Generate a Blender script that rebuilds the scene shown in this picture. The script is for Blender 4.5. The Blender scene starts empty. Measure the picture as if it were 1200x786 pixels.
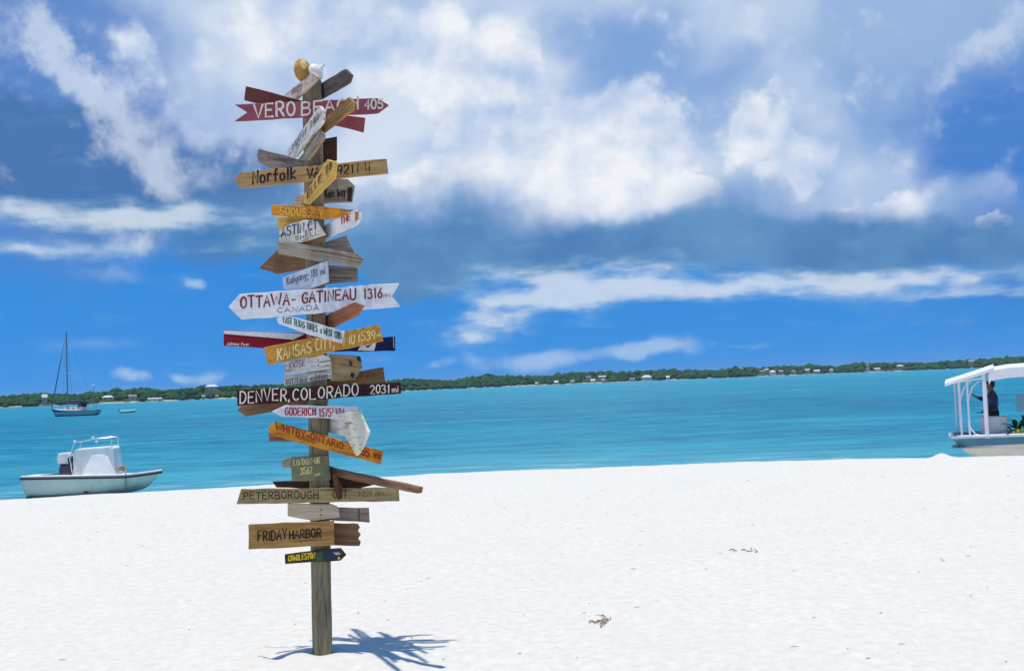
import bpy, bmesh, math, random
import numpy as np
from mathutils import Vector, Matrix, Euler
random.seed(7); rng = np.random.default_rng(11)
R = math.radians
scene = bpy.context.scene
COL = scene.collection

# ------------------------------------------------------------------ camera
EYE = 1.6                      # eye height above the sand at the signpost
FPX = 1200.0                   # focal length in photo pixels (photo is 1200 x 786)
PITCH, ROLL = R(2.70), R(2.21)
CAM = Vector((0, 0, EYE))
fw = Vector((0, math.cos(PITCH), math.sin(PITCH)))
r0 = Vector((1, 0, 0)); u0 = Vector((0, -math.sin(PITCH), math.cos(PITCH)))
rt = r0 * math.cos(ROLL) - u0 * math.sin(ROLL)
up = u0 * math.cos(ROLL) + r0 * math.sin(ROLL)
cam_d = bpy.data.cameras.new('camera'); cam = bpy.data.objects.new('camera', cam_d)
COL.objects.link(cam); scene.camera = cam
M3 = Matrix((rt, up, -fw)).transposed()
cam.matrix_world = Matrix.Translation(CAM) @ M3.to_4x4()
cam_d.sensor_width = 36; cam_d.lens = 36 * FPX / 1200; cam_d.clip_start = 0.1; cam_d.clip_end = 90000
scene.render.resolution_x, scene.render.resolution_y = 1024, 670

def ray(x, y):
    return (fw + rt * ((x - 600) / FPX) - up * ((y - 393) / FPX)).normalized()
def hit(x, y, p0, n):
    d = ray(x, y); return CAM + d * ((p0 - CAM).dot(n) / d.dot(n))
def ground(x, y, z=0.0): return hit(x, y, Vector((0, 0, z)), Vector((0, 0, 1)))
def at(x, y, Y): return hit(x, y, Vector((0, Y, 0)), Vector((0, 1, 0)))

# ------------------------------------------------------------------ light
SUN_DIR = Vector((-0.31, -0.32, 3.6)).normalized()
SUN_EL = math.asin(SUN_DIR.z); SUN_AZ = math.atan2(SUN_DIR.x, SUN_DIR.y)
sd = bpy.data.lights.new('sun', 'SUN'); sd.energy = 3.75; sd.angle = R(0.53); sd.color = (1, .95, .86)
sun = bpy.data.objects.new('sun', sd); COL.objects.link(sun)
sun.rotation_euler = SUN_DIR.to_track_quat('Z', 'Y').to_euler(); sun.location = (0, 0, 30)
vs = scene.view_settings
vs.view_transform = 'Standard'; vs.look = 'None'; vs.exposure = 0; vs.gamma = 1; vs.use_curve_mapping = False
WATER_Z = -1.75

# ------------------------------------------------------------------ node helper
class NT:
    def __init__(s, tree): s.t = tree; s.t.nodes.clear()
    def n(s, typ, **kw):
        nd = s.t.nodes.new(typ)
        for k, v in kw.items(): setattr(nd, k, v)
        return nd
    def put(s, sock, v):
        if isinstance(v, bpy.types.NodeSocket): s.t.links.new(v, sock)
        elif v is not None:
            if isinstance(v, (tuple, list)) and len(v) == 3 and sock.type == 'RGBA': v = (*v, 1)
            sock.default_value = v
    def m(s, op, a, b=None, c=None, clamp=False):
        nd = s.n('ShaderNodeMath', operation=op, use_clamp=clamp)
        for i, v in enumerate((a, b, c)): s.put(nd.inputs[i], v)
        return nd.outputs[0]
    def v(s, op, a, b=None, scale=None):
        nd = s.n('ShaderNodeVectorMath', operation=op)
        s.put(nd.inputs[0], a); s.put(nd.inputs[1], b)
        if scale is not None: s.put(nd.inputs['Scale'], scale)
        return nd.outputs['Value'] if op in ('LENGTH', 'DOT_PRODUCT') else nd.outputs[0]
    def xyz(s, x, y, z=0.0):
        nd = s.n('ShaderNodeCombineXYZ'); s.put(nd.inputs[0], x); s.put(nd.inputs[1], y); s.put(nd.inputs[2], z)
        return nd.outputs[0]
    def sep(s, v):
        nd = s.n('ShaderNodeSeparateXYZ'); s.put(nd.inputs[0], v); return nd.outputs
    def noise(s, vec, scale, detail=4, rough=.55, dist=0, lac=2.0):
        nd = s.n('ShaderNodeTexNoise'); s.put(nd.inputs['Vector'], vec)
        nd.inputs['Scale'].default_value = scale; nd.inputs['Detail'].default_value = detail
        nd.inputs['Roughness'].default_value = rough; nd.inputs['Distortion'].default_value = dist
        nd.inputs['Lacunarity'].default_value = lac
        return nd.outputs
    def ss(s, x, a, b, lo=0.0, hi=1.0):
        nd = s.n('ShaderNodeMapRange', interpolation_type='SMOOTHSTEP')
        s.put(nd.inputs['Value'], x); s.put(nd.inputs['From Min'], a); s.put(nd.inputs['From Max'], b)
        s.put(nd.inputs['To Min'], lo); s.put(nd.inputs['To Max'], hi)
        return nd.outputs[0]
    def mix(s, f, a, b, blend='MIX'):
        nd = s.n('ShaderNodeMix', data_type='RGBA', blend_type=blend)
        s.put(nd.inputs[0], f); s.put(nd.inputs[6], a); s.put(nd.inputs[7], b)
        return nd.outputs[2]

def lin(r, g, b):
    f = lambda c: (c / 255 / 12.92) if c <= 10 else ((c / 255 + .055) / 1.055) ** 2.4
    return (f(r), f(g), f(b))

# ------------------------------------------------------------------ world: sky and clouds
world = bpy.data.worlds.new('World'); scene.world = world; world.use_nodes = True
w = NT(world.node_tree)
SKY_STRENGTH = 0.12
def sky_world():
    d = w.n('ShaderNodeTexCoord').outputs['Generated']
    x, y, z = w.sep(d)
    z = w.m('ABSOLUTE', z)
    az = w.m('MULTIPLY', w.m('ARCTAN2', x, y), 180 / math.pi)
    el = w.m('MULTIPLY', w.m('ARCSINE', z), 180 / math.pi)
    # the same kind of sky all the way round: the pattern folds back on itself every 80 degrees
    azf = w.m('SUBTRACT', w.m('PINGPONG', w.m('ADD', az, 40.0), 80.0), 40.0)
    P = w.xyz(azf, el, 0.0)
    D = w.xyz(x, y, z)
    nz = lambda sc, det, ro, amp: w.v('SCALE', w.v('SUBTRACT', w.noise(D, sc, det, ro)['Color'], (.5, .5, .5)), None, amp)
    flat = lambda v: w.v('MULTIPLY', v, (1, 1, 0))
    wl = nz(6, 4, .55, 7.0)
    wh = nz(20, 6, .66, 3.6)
    Psoft = flat(w.v('ADD', P, w.v('ADD', w.v('SCALE', wl, None, 1.15), w.v('SCALE', wh, None, .45))))
    Pw = flat(w.v('ADD', P, w.v('ADD', w.v('SCALE', wl, None, .55), wh)))
    Ps = flat(w.v('ADD', P, w.v('MULTIPLY', w.v('ADD', wl, wh), (1.3, .26, 0))))
    def ang(px, py):
        q = ray(px, py); return (math.degrees(math.atan2(q.x, q.y)), math.degrees(math.asin(q.z)))
    def field(coords, blobs):
        """sum of soft round patches: one scaled copy of the coordinates and one cone each"""
        tot = 0.0
        for b in blobs:
            px, py, rx, ry, amp = b[:5]; rot = b[5] if len(b) > 5 else 0
            a, e = ang(px, py); sx, sy = 20.9 / rx, 20.9 / ry
            if rot:
                nd = w.n('ShaderNodeVectorRotate', rotation_type='Z_AXIS'); w.put(nd.inputs['Vector'], coords)
                nd.inputs['Center'].default_value = (a, e, 0); nd.inputs['Angle'].default_value = R(-rot); q = nd.outputs[0]
            else: q = coords
            nd = w.n('ShaderNodeVectorMath', operation='MULTIPLY_ADD'); w.put(nd.inputs[0], q)
            nd.inputs[1].default_value = (sx, sy, 0); nd.inputs[2].default_value = (-a * sx, -e * sy, 0)
            g = w.m('SUBTRACT', 1.0, w.v('LENGTH', nd.outputs[0]), None, True)
            tot = w.m('MULTIPLY_ADD', g, amp, tot)
        return tot
    K = 1 / SKY_STRENGTH
    c = lambda r, g, b: tuple(k * K for k in lin(r, g, b))
    # clear sky: Nishita, looked up a little higher so that the horizon stays tropical blue
    sky = w.n('ShaderNodeTexSky', sky_type='NISHITA', sun_disc=False)
    sky.sun_elevation = SUN_EL; sky.sun_rotation = SUN_AZ % (2 * math.pi)
    sky.air_density = 1.0; sky.dust_density = 0.2; sky.ozone_density = 2.0
    w.put(sky.inputs['Vector'], w.v('NORMALIZE', w.xyz(x, y, w.m('ADD', w.m('MULTIPLY', z, .7), .24))))
    out = w.mix(1.0, sky.outputs[0], SKY_TINT, 'MULTIPLY')
    f1 = w.noise(D, 8, 7, .60)['Fac']
    f2 = w.noise(w.v('ADD', D, (-.004, 0, .012)), 8, 7, .60)['Fac']
    relief = w.m('SUBTRACT', f1, f2)
    def vor(v):
        nd = w.n('ShaderNodeTexVoronoi', feature='F1'); w.put(nd.inputs['Vector'], v)
        nd.inputs['Scale'].default_value = 17; nd.inputs['Detail'].default_value = 2.0; nd.inputs['Roughness'].default_value = .60; nd.normalize = True
        return nd.outputs['Distance']
    Dw = w.v('ADD', D, w.v('SCALE', wh, None, .010))
    b1 = vor(Dw)
    puff = w.m('SUBTRACT', .45, b1)                               # high in the middle of each billow
    fine = w.noise(D, 55, 4, .6)['Fac']
    high = w.ss(el, 20, 30, 0, 1)                                        # above the frame: unseen broken cloud goes on, kept sparse to lower the sky fill
    # 1 soft sheets of thin and thick cloud, far ones first
    def sheet(out, col, op, blobs, rag=.35, lo=.08, hi=.75):
        F = w.m('ADD', field(Psoft, blobs), w.m('MULTIPLY', w.m('SUBTRACT', f1, .5), rag))
        return w.mix(w.ss(F, lo, hi, 0, op), out, col)
    out = sheet(out, c(190, 208, 234), .95, [(480, 10, 520, 250, 1.4), (300, 130, 240, 150, .9), (700, 150, 340, 210, 1.0), (980, 20, 280, 160, 1.1)])
    out = sheet(out, c(146, 178, 221), .88, [(1010, 180, 260, 190, 1.3), (870, 240, 240, 90, .9), (1130, 60, 150, 110, .8), (60, 20, 160, 110, .7)])
    out = sheet(out, c(104, 152, 214), .8, [(715, 85, 150, 100, 1.2), (850, 120, 80, 70, .6), (840, 215, 90, 100, .9), (1000, 130, 90, 70, .5)])
    out = sheet(out, c(66, 126, 206), .9, [(1215, 200, 200, 190, 1.3), (1160, 255, 160, 60, .8)])
    out = sheet(out, c(92, 136, 202), .92, [(0, 140, 300, 200, 1.5), (110, 60, 100, 80, .5), (160, 215, 260, 70, 1.0)])
    out = sheet(out, c(72, 118, 176), .92, [(60, 195, 330, 80, 1.4), (300, 232, 220, 46, 1.2), (0, 130, 120, 70, .5)])
    out = w.mix(w.m('MULTIPLY', high, w.ss(f1, .54, .70, 0, .7)), out, c(186, 204, 232))
    # 2 ragged torn cloud on the left, thin white
    wisp = [(25, 22, 60, 40, .9, -45), (66, 66, 70, 28, 1, -50), (110, 116, 80, 34, 1, -45), (160, 165, 90, 44, 1, -40), (215, 203, 84, 36, 1, -12), (160, 70, 50, 56, .9), (225, 130, 90, 60, .6), (1168, 36, 90, 34, 1, 25), (1120, 66, 50, 24, .6, 20), (1190, 100, 40, 40, .4)]
    Pt = flat(w.v('ADD', P, w.v('ADD', w.v('SCALE', wl, None, .55), w.v('SCALE', wh, None, 1.2))))
    G = w.m('ADD', field(Pt, wisp), w.m('MULTIPLY', w.m('SUBTRACT', f1, .62), 1.9))
    G = w.m('ADD', G, w.m('ADD', w.m('MULTIPLY', w.m('SUBTRACT', fine, .5), 1.0), w.m('MULTIPLY', puff, .8)))
    out = w.mix(w.m('MULTIPLY', w.ss(G, -.05, 1.3, 0, .74), w.ss(el, 8, 11)), out, c(210, 221, 240))
    # 3 cumulus: a soft body, then bright billowed heads on it
    body = [(430, 60, 240, 160, 1), (560, 120, 180, 160, 1), (700, 170, 190, 120, 1), (770, 228, 140, 76, 1.1), (600, 215, 270, 70, 1), (470, 190, 150, 60, .8),
            (900, 160, 110, 90, .9), (970, 190, 140, 50, .8), (1020, 258, 190, 56, 1.1), (260, 40, 180, 100, .5)]
    S = w.m('ADD', field(Psoft, body), w.m('ADD', w.m('MULTIPLY', puff, .5), w.m('MULTIPLY', w.m('SUBTRACT', f1, .5), .9)))
    vale = w.ss(w.m('SUBTRACT', w.noise(D, 9, 2, .5)['Fac'], w.noise(w.v('ADD', D, (-.016, 0, .03)), 9, 2, .5)['Fac']), -.15, .13)
    out = w.mix(w.m('MULTIPLY', w.ss(S, .10, 1.0, 0, .85), w.ss(el, 5.8, 8.2)), out, w.mix(vale, c(160, 187, 226), c(216, 227, 243)))
    heads = [(400, 30, 130, 70, .7), (440, 60, 60, 60, .8), (500, 55, 70, 80, 1.1), (530, 110, 60, 80, .9), (590, 70, 54, 66, 1.1), (610, 130, 60, 70, .9), (560, 165, 80, 60, .8), (690, 150, 80, 66, 1), (745, 130, 66, 52, 1.2), (775, 165, 60, 60, .9),
             (790, 235, 66, 50, 1.3), (825, 240, 36, 46, 1.1), (700, 220, 110, 60, .9), (620, 205, 80, 50, .7), (480, 212, 80, 28, .9), (885, 150, 60, 52, 1.4), (935, 185, 50, 32, 1.1), (925, 205, 26, 34, .8),
             (1060, 258, 50, 34, 1.1), (1000, 268, 80, 30, .9), (1166, 263, 24, 12, 1.4), (160, 66, 40, 40, .7)]
    G = w.m('ADD', field(Pw, heads), w.m('MULTIPLY_ADD', puff, 1.4, w.m('MULTIPLY', w.m('SUBTRACT', fine, .5), .35)))
    G = w.m('ADD', G, w.m('MULTIPLY', w.m('SUBTRACT', f1, .5), 1.2))
    G = w.m('ADD', G, w.m('MULTIPLY', high, w.m('SUBTRACT', w.ss(f1, .57, .70, 0, 1.1), .4)))
    cov = w.ss(G, .26, .82)
    lit = w.m('ADD', w.m('ADD', w.m('MULTIPLY', puff, .6), w.m('MULTIPLY', relief, 3.4)), w.m('ADD', .06, w.m('MULTIPLY', vale, .80)), None, True)
    col2 = w.mix(lit, c(178, 200, 233), c(243, 246, 250))
    out = w.mix(w.m('MULTIPLY', cov, w.ss(el, 5.8, 8.2, 0, .92)), out, col2)
    sn = w.noise(w.v('MULTIPLY', P, (.10, .34, 0)), 3.0, 5, .56)['Fac']
    # 4 flat dark bases drifting in front of the heads
    out = sheet(out, c(116, 156, 206), .85, [(480, 256, 290, 60, 1.3), (700, 288, 350, 40, 1.2), (1000, 292, 380, 46, 1.1), (850, 250, 120, 66, .8)], .25, .05, 1.0)
    out = sheet(out, w.mix(w.ss(f1, .30, .70), c(72, 124, 180), c(100, 150, 198)), .94, [(460, 274, 300, 52, 1.4), (680, 298, 420, 38, 1.5), (1020, 302, 420, 36, 1.4), (860, 275, 120, 40, .7), (340, 285, 160, 30, .8)], .3, .05, 1.0)
    # 5 flat streaks and small puffs towards the horizon
    stre = [(660, 326, 200, 32, 1.1), (860, 338, 300, 22, 1.0), (1090, 328, 260, 22, .9), (1100, 346, 200, 10, .7), (600, 374, 110, 28, .9), (575, 396, 74, 24, .8), (680, 352, 190, 20, .7),
            (130, 254, 360, 24, 1.4), (20, 292, 130, 18, .9), (190, 288, 220, 14, .5)]
    H = w.m('ADD', field(Ps, stre), w.m('MULTIPLY', w.m('SUBTRACT', sn, .54), 2.0))
    H = w.m('ADD', H, w.m('MULTIPLY', puff, .35))
    cov3 = w.m('MULTIPLY', w.ss(H, .0, 1.25), w.ss(el, 22, 14))
    out = w.mix(w.m('MULTIPLY', cov3, .80), out, w.mix(w.ss(H, .25, 1.1), c(136, 184, 222), c(214, 227, 240)))
    Psm = flat(w.v('ADD', P, w.v('MULTIPLY', w.v('ADD', wl, wh), (.8, .3, 0))))
    small = [(790, 410, 80, 20, 1.0), (735, 418, 60, 14, .9), (560, 418, 50, 22, .8), (640, 424, 70, 16, .8), (243, 331, 24, 12, 1.1), (130, 318, 90, 18, .4), (100, 402, 170, 26, .28), (250, 440, 50, 14, .8), (205, 440, 24, 10, .7),
             (150, 443, 30, 12, .8), (870, 410, 40, 10, .6), (505, 424, 40, 14, .7)]
    fs_ = field(Psm, small)
    T = w.m('MULTIPLY_ADD', w.m('ADD', w.m('MULTIPLY', puff, 1.0), w.m('MULTIPLY', w.m('SUBTRACT', f1, .58), 1.6)), w.m('MULTIPLY', fs_, 2.5, None, True), fs_)
    out = w.mix(w.m('MULTIPLY', w.ss(T, .18, .9, 0, .6), w.ss(el, 10, 7)), out, c(190, 215, 240))
    bg = w.n('ShaderNodeBackground'); w.put(bg.inputs[0], out); bg.inputs[1].default_value = SKY_STRENGTH
    o = w.n('ShaderNodeOutputWorld'); w.t.links.new(bg.outputs[0], o.inputs[0])
    world.cycles.sampling_method = 'NONE'
SKY_TINT = (0.18, 0.745, 1.25)
sky_world()

scene.cycles.use_denoising = True
scene.cycles.use_adaptive_sampling = True; scene.cycles.adaptive_threshold = .018; scene.cycles.adaptive_min_samples = 8
scene.cycles.max_bounces = 4; scene.cycles.diffuse_bounces = 2; scene.cycles.glossy_bounces = 2; scene.cycles.transparent_max_bounces = 6

# ------------------------------------------------------------------ materials
MATS = {}
def new_mat(name):
    m = bpy.data.materials.new(name); m.use_nodes = True
    return m, NT(m.node_tree)
def finish(t, base, rough=.6, bump=None, bdist=.01, bstr=.5, metal=0, spec=.5, alpha=None, trans=None):
    b = t.n('ShaderNodeBsdfPrincipled'); o = t.n('ShaderNodeOutputMaterial')
    t.put(b.inputs['Base Color'], base); t.put(b.inputs['Roughness'], rough)
    b.inputs['Metallic'].default_value = metal; b.inputs['Specular IOR Level'].default_value = spec
    if alpha is not None: t.put(b.inputs['Alpha'], alpha)
    if trans is not None: b.inputs['Transmission Weight'].default_value = trans
    if bump is not None:
        bp = t.n('ShaderNodeBump'); t.put(bp.inputs['Height'], bump)
        bp.inputs['Distance'].default_value = bdist; bp.inputs['Strength'].default_value = bstr
        t.t.links.new(bp.outputs[0], b.inputs['Normal'])
    t.t.links.new(b.outputs[0], o.inputs[0])
def plain(name, col, rough=.5, var=.12, scale=6, metal=0, spec=.5, dirt=None):
    """painted / moulded surface with slight mottling and grime"""
    if name in MATS: return MATS[name]
    m, t = new_mat(name); tc = t.n('ShaderNodeTexCoord').outputs['Object']
    n = t.noise(tc, scale, 6, .6)['Fac']
    base = t.mix(t.ss(n, .3, .75), tuple(c * (1 - var) for c in col), tuple(min(1, c * (1 + var)) for c in col))
    if dirt:
        n2 = t.noise(t.v('MULTIPLY', tc, (1, 1, .35)), scale * 1.7, 6, .65)['Fac']
        base = t.mix(t.ss(n2, .52, .72, 0, .75), base, dirt)
    finish(t, base, rough, n, .004, .3, metal, spec)
    MATS[name] = m; return m
def wood(name, col, dark, wear=None, paint=None, pw=.5, rough=.85):
    """weathered board, grain along local X; paint = colour still sticking to it, pw = how much of it is gone"""
    if name in MATS: return MATS[name]
    m, t = new_mat(name); tc = t.n('ShaderNodeTexCoord').outputs['Object']
    rnd = t.n('ShaderNodeObjectInfo').outputs['Random']
    p = t.v('ADD', tc, t.xyz(t.m('MULTIPLY', rnd, 37.0), t.m('MULTIPLY', rnd, 11.0), t.m('MULTIPLY', rnd, 5.0)))
    g = t.noise(t.v('MULTIPLY', p, (5, 75, 75)), 1.0, 6, .62, .6)['Fac']
    g2 = t.noise(t.v('MULTIPLY', p, (1.6, 16, 16)), 1.0, 4, .6, 1.2)['Fac']
    blot = t.noise(p, 9, 5, .6)['Fac']
    base = t.mix(t.ss(t.m('ADD', t.m('MULTIPLY', g, .6), t.m('MULTIPLY', g2, .4)), .36, .62), dark, col)
    base = t.mix(t.ss(blot, .40, .70, 0, .45), base, wear or tuple(k * .55 for k in col))
    if paint:
        peel = t.m('ADD', t.m('MULTIPLY', g, .45), t.m('MULTIPLY', t.noise(t.v('MULTIPLY', p, (8, 22, 22)), 1.0, 7, .65)['Fac'], .55))
        mask = t.ss(peel, .30 + .28 * pw, .38 + .28 * pw)
        pc = t.mix(t.ss(blot, .35, .7), paint, tuple(k * .78 for k in paint))
        base = t.mix(mask, base, pc)
    crack = t.ss(t.noise(t.v('MULTIPLY', p, (2.2, 60, 60)), 1.0, 3, .5)['Fac'], .62, .68, 0, .7 if not paint else .12 + .5 * max(pw, 0))
    base = t.mix(crack, base, tuple(k * .3 for k in dark))
    h = t.m('SUBTRACT', g, t.m('MULTIPLY', crack, .8))
    finish(t, base, rough, h, .004, .55, 0, .25)
    MATS[name] = m; return m
def letter_mat(col):
    key = 'brushed_paint_%d_%d_%d' % tuple(int(255 * c) for c in col)
    if key in MATS: return MATS[key]
    m, t = new_mat(key); tc = t.n('ShaderNodeTexCoord').outputs['Object']
    n = t.noise(tc, 70, 5, .6)['Fac']
    finish(t, t.mix(t.ss(n, .3, .75), col, tuple(k * .72 for k in col)), .6, None, spec=.3)
    MATS[key] = m; return m

# ------------------------------------------------------------------ object helpers
def mesh_from(name, verts, faces, smooth=False):
    me = bpy.data.meshes.new(name); me.from_pydata([tuple(v) for v in verts], [], faces); me.update()
    bm = bmesh.new(); bm.from_mesh(me); bmesh.ops.recalc_face_normals(bm, faces=bm.faces); bm.to_mesh(me); bm.free()
    if smooth: me.shade_smooth()
    return me
def link(name, me, mat=None, parent=None, mw=None):
    o = bpy.data.objects.new(name, me); COL.objects.link(o)
    if mat is not None and not me.materials: me.materials.append(mat)
    if parent: o.parent = parent
    if mw is not None: o.matrix_local = mw
    return o
def empty(name, loc, label, cat, group=None, rz=0, ry=0, rx=0):
    o = bpy.data.objects.new(name, None); COL.objects.link(o); o.location = loc; o.rotation_euler = (rx, ry, rz)
    o.empty_display_size = .2
    return tag(o, label, cat, group)
def tag(o, label=None, cat=None, group=None, kind=None):
    if label: o['label'] = label
    if cat: o['category'] = cat
    if group: o['group'] = group
    if kind: o['kind'] = kind
    return o
class MB:
    """collects shapes for one mesh"""
    def __init__(s): s.v = []; s.f = []
    def add(s, vs, fs):
        k = len(s.v); s.v += [Vector(q) for q in vs]; s.f += [tuple(i + k for i in f) for f in fs]; return s
    def box(s, c, d, rot=None):
        c = Vector(c); vs = []
        for sx in (-1, 1):
            for sy in (-1, 1):
                for sz in (-1, 1):
                    q = Vector((sx * d[0] / 2, sy * d[1] / 2, sz * d[2] / 2))
                    if rot: q = rot @ q
                    vs.append(c + q)
        return s.add(vs, [(0, 1, 3, 2), (4, 6, 7, 5), (0, 4, 5, 1), (2, 3, 7, 6), (0, 2, 6, 4), (1, 5, 7, 3)])
    def tube(s, pts, r, n=8, cap=True):
        pts = [Vector(p) for p in pts]; rs = r if isinstance(r, (list, tuple)) else [r] * len(pts)
        ring = []; vs = []; fs = []
        for i, p in enumerate(pts):
            t = (pts[min(i + 1, len(pts) - 1)] - pts[max(i - 1, 0)]).normalized()
            a = t.orthogonal().normalized() if i == 0 else (a - t * a.dot(t)).normalized()
            b = t.cross(a)
            vs += [p + (a * math.cos(2 * math.pi * k / n) + b * math.sin(2 * math.pi * k / n)) * rs[i] for k in range(n)]
        for i in range(len(pts) - 1):
            for k in range(n):
                fs.append((i * n + k, i * n + (k + 1) % n, (i + 1) * n + (k + 1) % n, (i + 1) * n + k))
        if cap: fs += [tuple(range(n))[::-1], tuple((len(pts) - 1) * n + k for k in range(n))]
        return s.add(vs, fs)
    def ball(s, c, r, seg=10, rings=7, jit=0):
        c = Vector(c); r = r if isinstance(r, (tuple, list)) else (r, r, r); vs = []; fs = []
        for i in range(rings + 1):
            th = math.pi * i / rings
            for k in range(seg):
                ph = 2 * math.pi * k / seg; j = 1 + random.uniform(-jit, jit)
                vs.append(c + Vector((r[0] * math.sin(th) * math.cos(ph) * j, r[1] * math.sin(th) * math.sin(ph) * j, r[2] * math.cos(th) * j)))
        for i in range(rings):
            for k in range(seg):
                fs.append((i * seg + k, i * seg + (k + 1) % seg, (i + 1) * seg + (k + 1) % seg, (i + 1) * seg + k))
        return s.add(vs, fs)
    def prism(s, poly, y0, y1):
        """polygon in XZ extruded along Y"""
        n = len(poly)
        vs = [(p[0], y0, p[1]) for p in poly] + [(p[0], y1, p[1]) for p in poly]
        return s.add(vs, [tuple(range(n)), tuple(range(n, 2 * n))[::-1]] + [(i, (i + 1) % n, n + (i + 1) % n, n + i) for i in range(n)])
    def build(s, name, mat, parent=None, smooth=False, bevel=0, mw=None):
        me = mesh_from(name, s.v, s.f, smooth)
        if bevel:
            bm = bmesh.new(); bm.from_mesh(me); bmesh.ops.remove_doubles(bm, verts=bm.verts, dist=1e-5)
            bmesh.ops.bevel(bm, geom=[e for e in bm.edges if len(e.link_faces) == 2 and e.calc_face_angle(0) > .5], offset=bevel, segments=2, affect='EDGES', profile=.6)
            bm.to_mesh(me); bm.free()
            if smooth: me.shade_smooth()
        return link(name, me, mat, parent, mw)

# numpy value noise ---------------------------------------------------
_tab = rng.random((256, 256))
def vnoise(x, y):
    xi = np.floor(x).astype(int); yi = np.floor(y).astype(int); fx = x - xi; fy = y - yi
    fx = fx * fx * (3 - 2 * fx); fy = fy * fy * (3 - 2 * fy)
    g = lambda a, b: _tab[a % 256, b % 256]
    return (g(xi, yi) * (1 - fx) + g(xi + 1, yi) * fx) * (1 - fy) + (g(xi, yi + 1) * (1 - fx) + g(xi + 1, yi + 1) * fx) * fy
def fbm(x, y, o=4):
    t = 0; a = .5
    for k in range(o): t = t + a * vnoise(x * 2 ** k + 17 * k, y * 2 ** k + 31 * k); a *= .5
    return t
def grid_mesh(name, X, Y, Z, smooth=True):
    ny, nx = X.shape
    co = np.stack([X, Y, Z], -1).reshape(-1, 3).astype(np.float32)
    i = np.arange(ny * nx).reshape(ny, nx)
    q = np.stack([i[:-1, :-1], i[:-1, 1:], i[1:, 1:], i[1:, :-1]], -1).reshape(-1, 4)
    me = bpy.data.meshes.new(name); me.vertices.add(len(co)); me.vertices.foreach_set('co', co.ravel())
    me.loops.add(q.size); me.loops.foreach_set('vertex_index', q.ravel().astype(np.int32))
    me.polygons.add(len(q)); me.polygons.foreach_set('loop_start', np.arange(0, q.size, 4, dtype=np.int32))
    me.update(calc_edges=True)
    if smooth: me.shade_smooth()
    return me

# ------------------------------------------------------------------ beach
def crest(x):
    # distance of the top of the beach face (where the sand drops to the water)
    return np.interp(x, [-40, -10, -8.6, -3.7, -1.7, 4.3, 9.2, 14, 40], [15.4, 16.2, 16.5, 17.6, 18.4, 18.4, 17.3, 16.5, 14])
def sand_z(X, Y):
    c = crest(X) + .5 * (fbm(X * .8 + 40, Y * 0 + 3.3, 4) - .47)
    over = np.maximum(Y - c, 0)
    z = -np.where(over < 2, .14 * over * over / 4 * 1.0, .14 + .14 * (over - 2)) * .95
    z = np.maximum(z, -3.2)
    near = np.exp(-np.maximum(Y - 14, 0) / 6)
    z = z + .035 * (fbm(X * .9, Y * .9, 3) - .45) * near
    f = fbm(X * 4.2 + 9, Y * 3.1 + 5, 3)
    z = z + .028 * (f - .45) * near + .012 * (fbm(X * 13, Y * 9.5, 2) - .37) * near
    return z
def sand_point(px, py):
    p = ground(px, py)
    for k in range(3): p = ground(px, py, float(sand_z(np.array([p.x]), np.array([p.y]))[0]))
    return p
def build_sand():
    # fine sheet in view, coarser all round; footprints scuff the near part
    ys = np.concatenate([np.linspace(-90, 3.0, 40), np.geomspace(3.05, 22, 700), np.linspace(22.1, 60, 120)])
    xs = np.concatenate([-np.geomspace(90, 11.1, 60), np.linspace(-11, 11, 760), np.geomspace(11.1, 90, 60)])
    X, Y = np.meshgrid(xs, ys)
    Z = sand_z(X, Y)
    r = np.random.default_rng(5)
    pr_ = np.hypot(X - ground(378, 767).x, Y - ground(378, 767).y); Z += .022 * np.exp(-((pr_ - .13) / .09) ** 2) * (.5 + fbm(X * 9, Y * 9, 2))   # sand banked round the post
    for k in range(420):                                          # scattered footprints and scuffs
        fy = r.uniform(3.4, 17); fx = r.uniform(-.56, .56) * fy; a = r.uniform(0, 3.14)
        if abs(fx + 1.13) < .25 and abs(fy - 6.2) < .3: continue
        dx = X - fx; dy = Y - fy; s = r.uniform(.7, 1.3)
        iy = np.searchsorted(ys, [fy - .5, fy + .5]); ix = np.searchsorted(xs, [fx - .5, fx + .5])
        sl = (slice(*iy), slice(*ix)); u = dx[sl] * math.cos(a) + dy[sl] * math.sin(a); v = -dx[sl] * math.sin(a) + dy[sl] * math.cos(a)
        q = (u / (.15 * s)) ** 2 + (v / (.06 * s)) ** 2; q2 = (u / (.24 * s)) ** 2 + (v / (.13 * s)) ** 2
        Z[sl] += (-.034 * np.exp(-q) + .017 * np.exp(-q2)) * r.uniform(.3, 1)
    p = ground(1103, 531)                                          # little heap left on the crest
    Z += .085 * np.exp(-(((X - p.x) / .13) ** 2 + ((Y - p.y) / .25) ** 2))
    m, t = new_mat('white_coral_sand'); tc = t.n('ShaderNodeTexCoord').outputs['Object']
    g = t.noise(tc, 220, 3, .6)['Fac']; md = t.noise(tc, 14, 6, .62)['Fac']; lg = t.noise(tc, .9, 4, .55)['Fac']
    base = t.mix(t.ss(md, .3, .72), (.67, .632, .548), (.77, .732, .642))
    base = t.mix(t.ss(lg, .4, .7, 0, .35), base, (.68, .645, .565))
    sp = t.noise(t.v('MULTIPLY', tc, (1, 1.6, 1)), 46, 3, .6)['Fac']
    base = t.mix(t.ss(sp, .72, .80, 0, .4), base, (.36, .33, .28))
    h = t.m('ADD', t.m('MULTIPLY', md, 1.0), t.m('MULTIPLY', g, .16))
    finish(t, base, .95, h, .03, .45, 0, .15)
    tag(link('beach_sand', grid_mesh('beach_sand', X, Y, Z), m), kind='structure')
build_sand()

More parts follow.
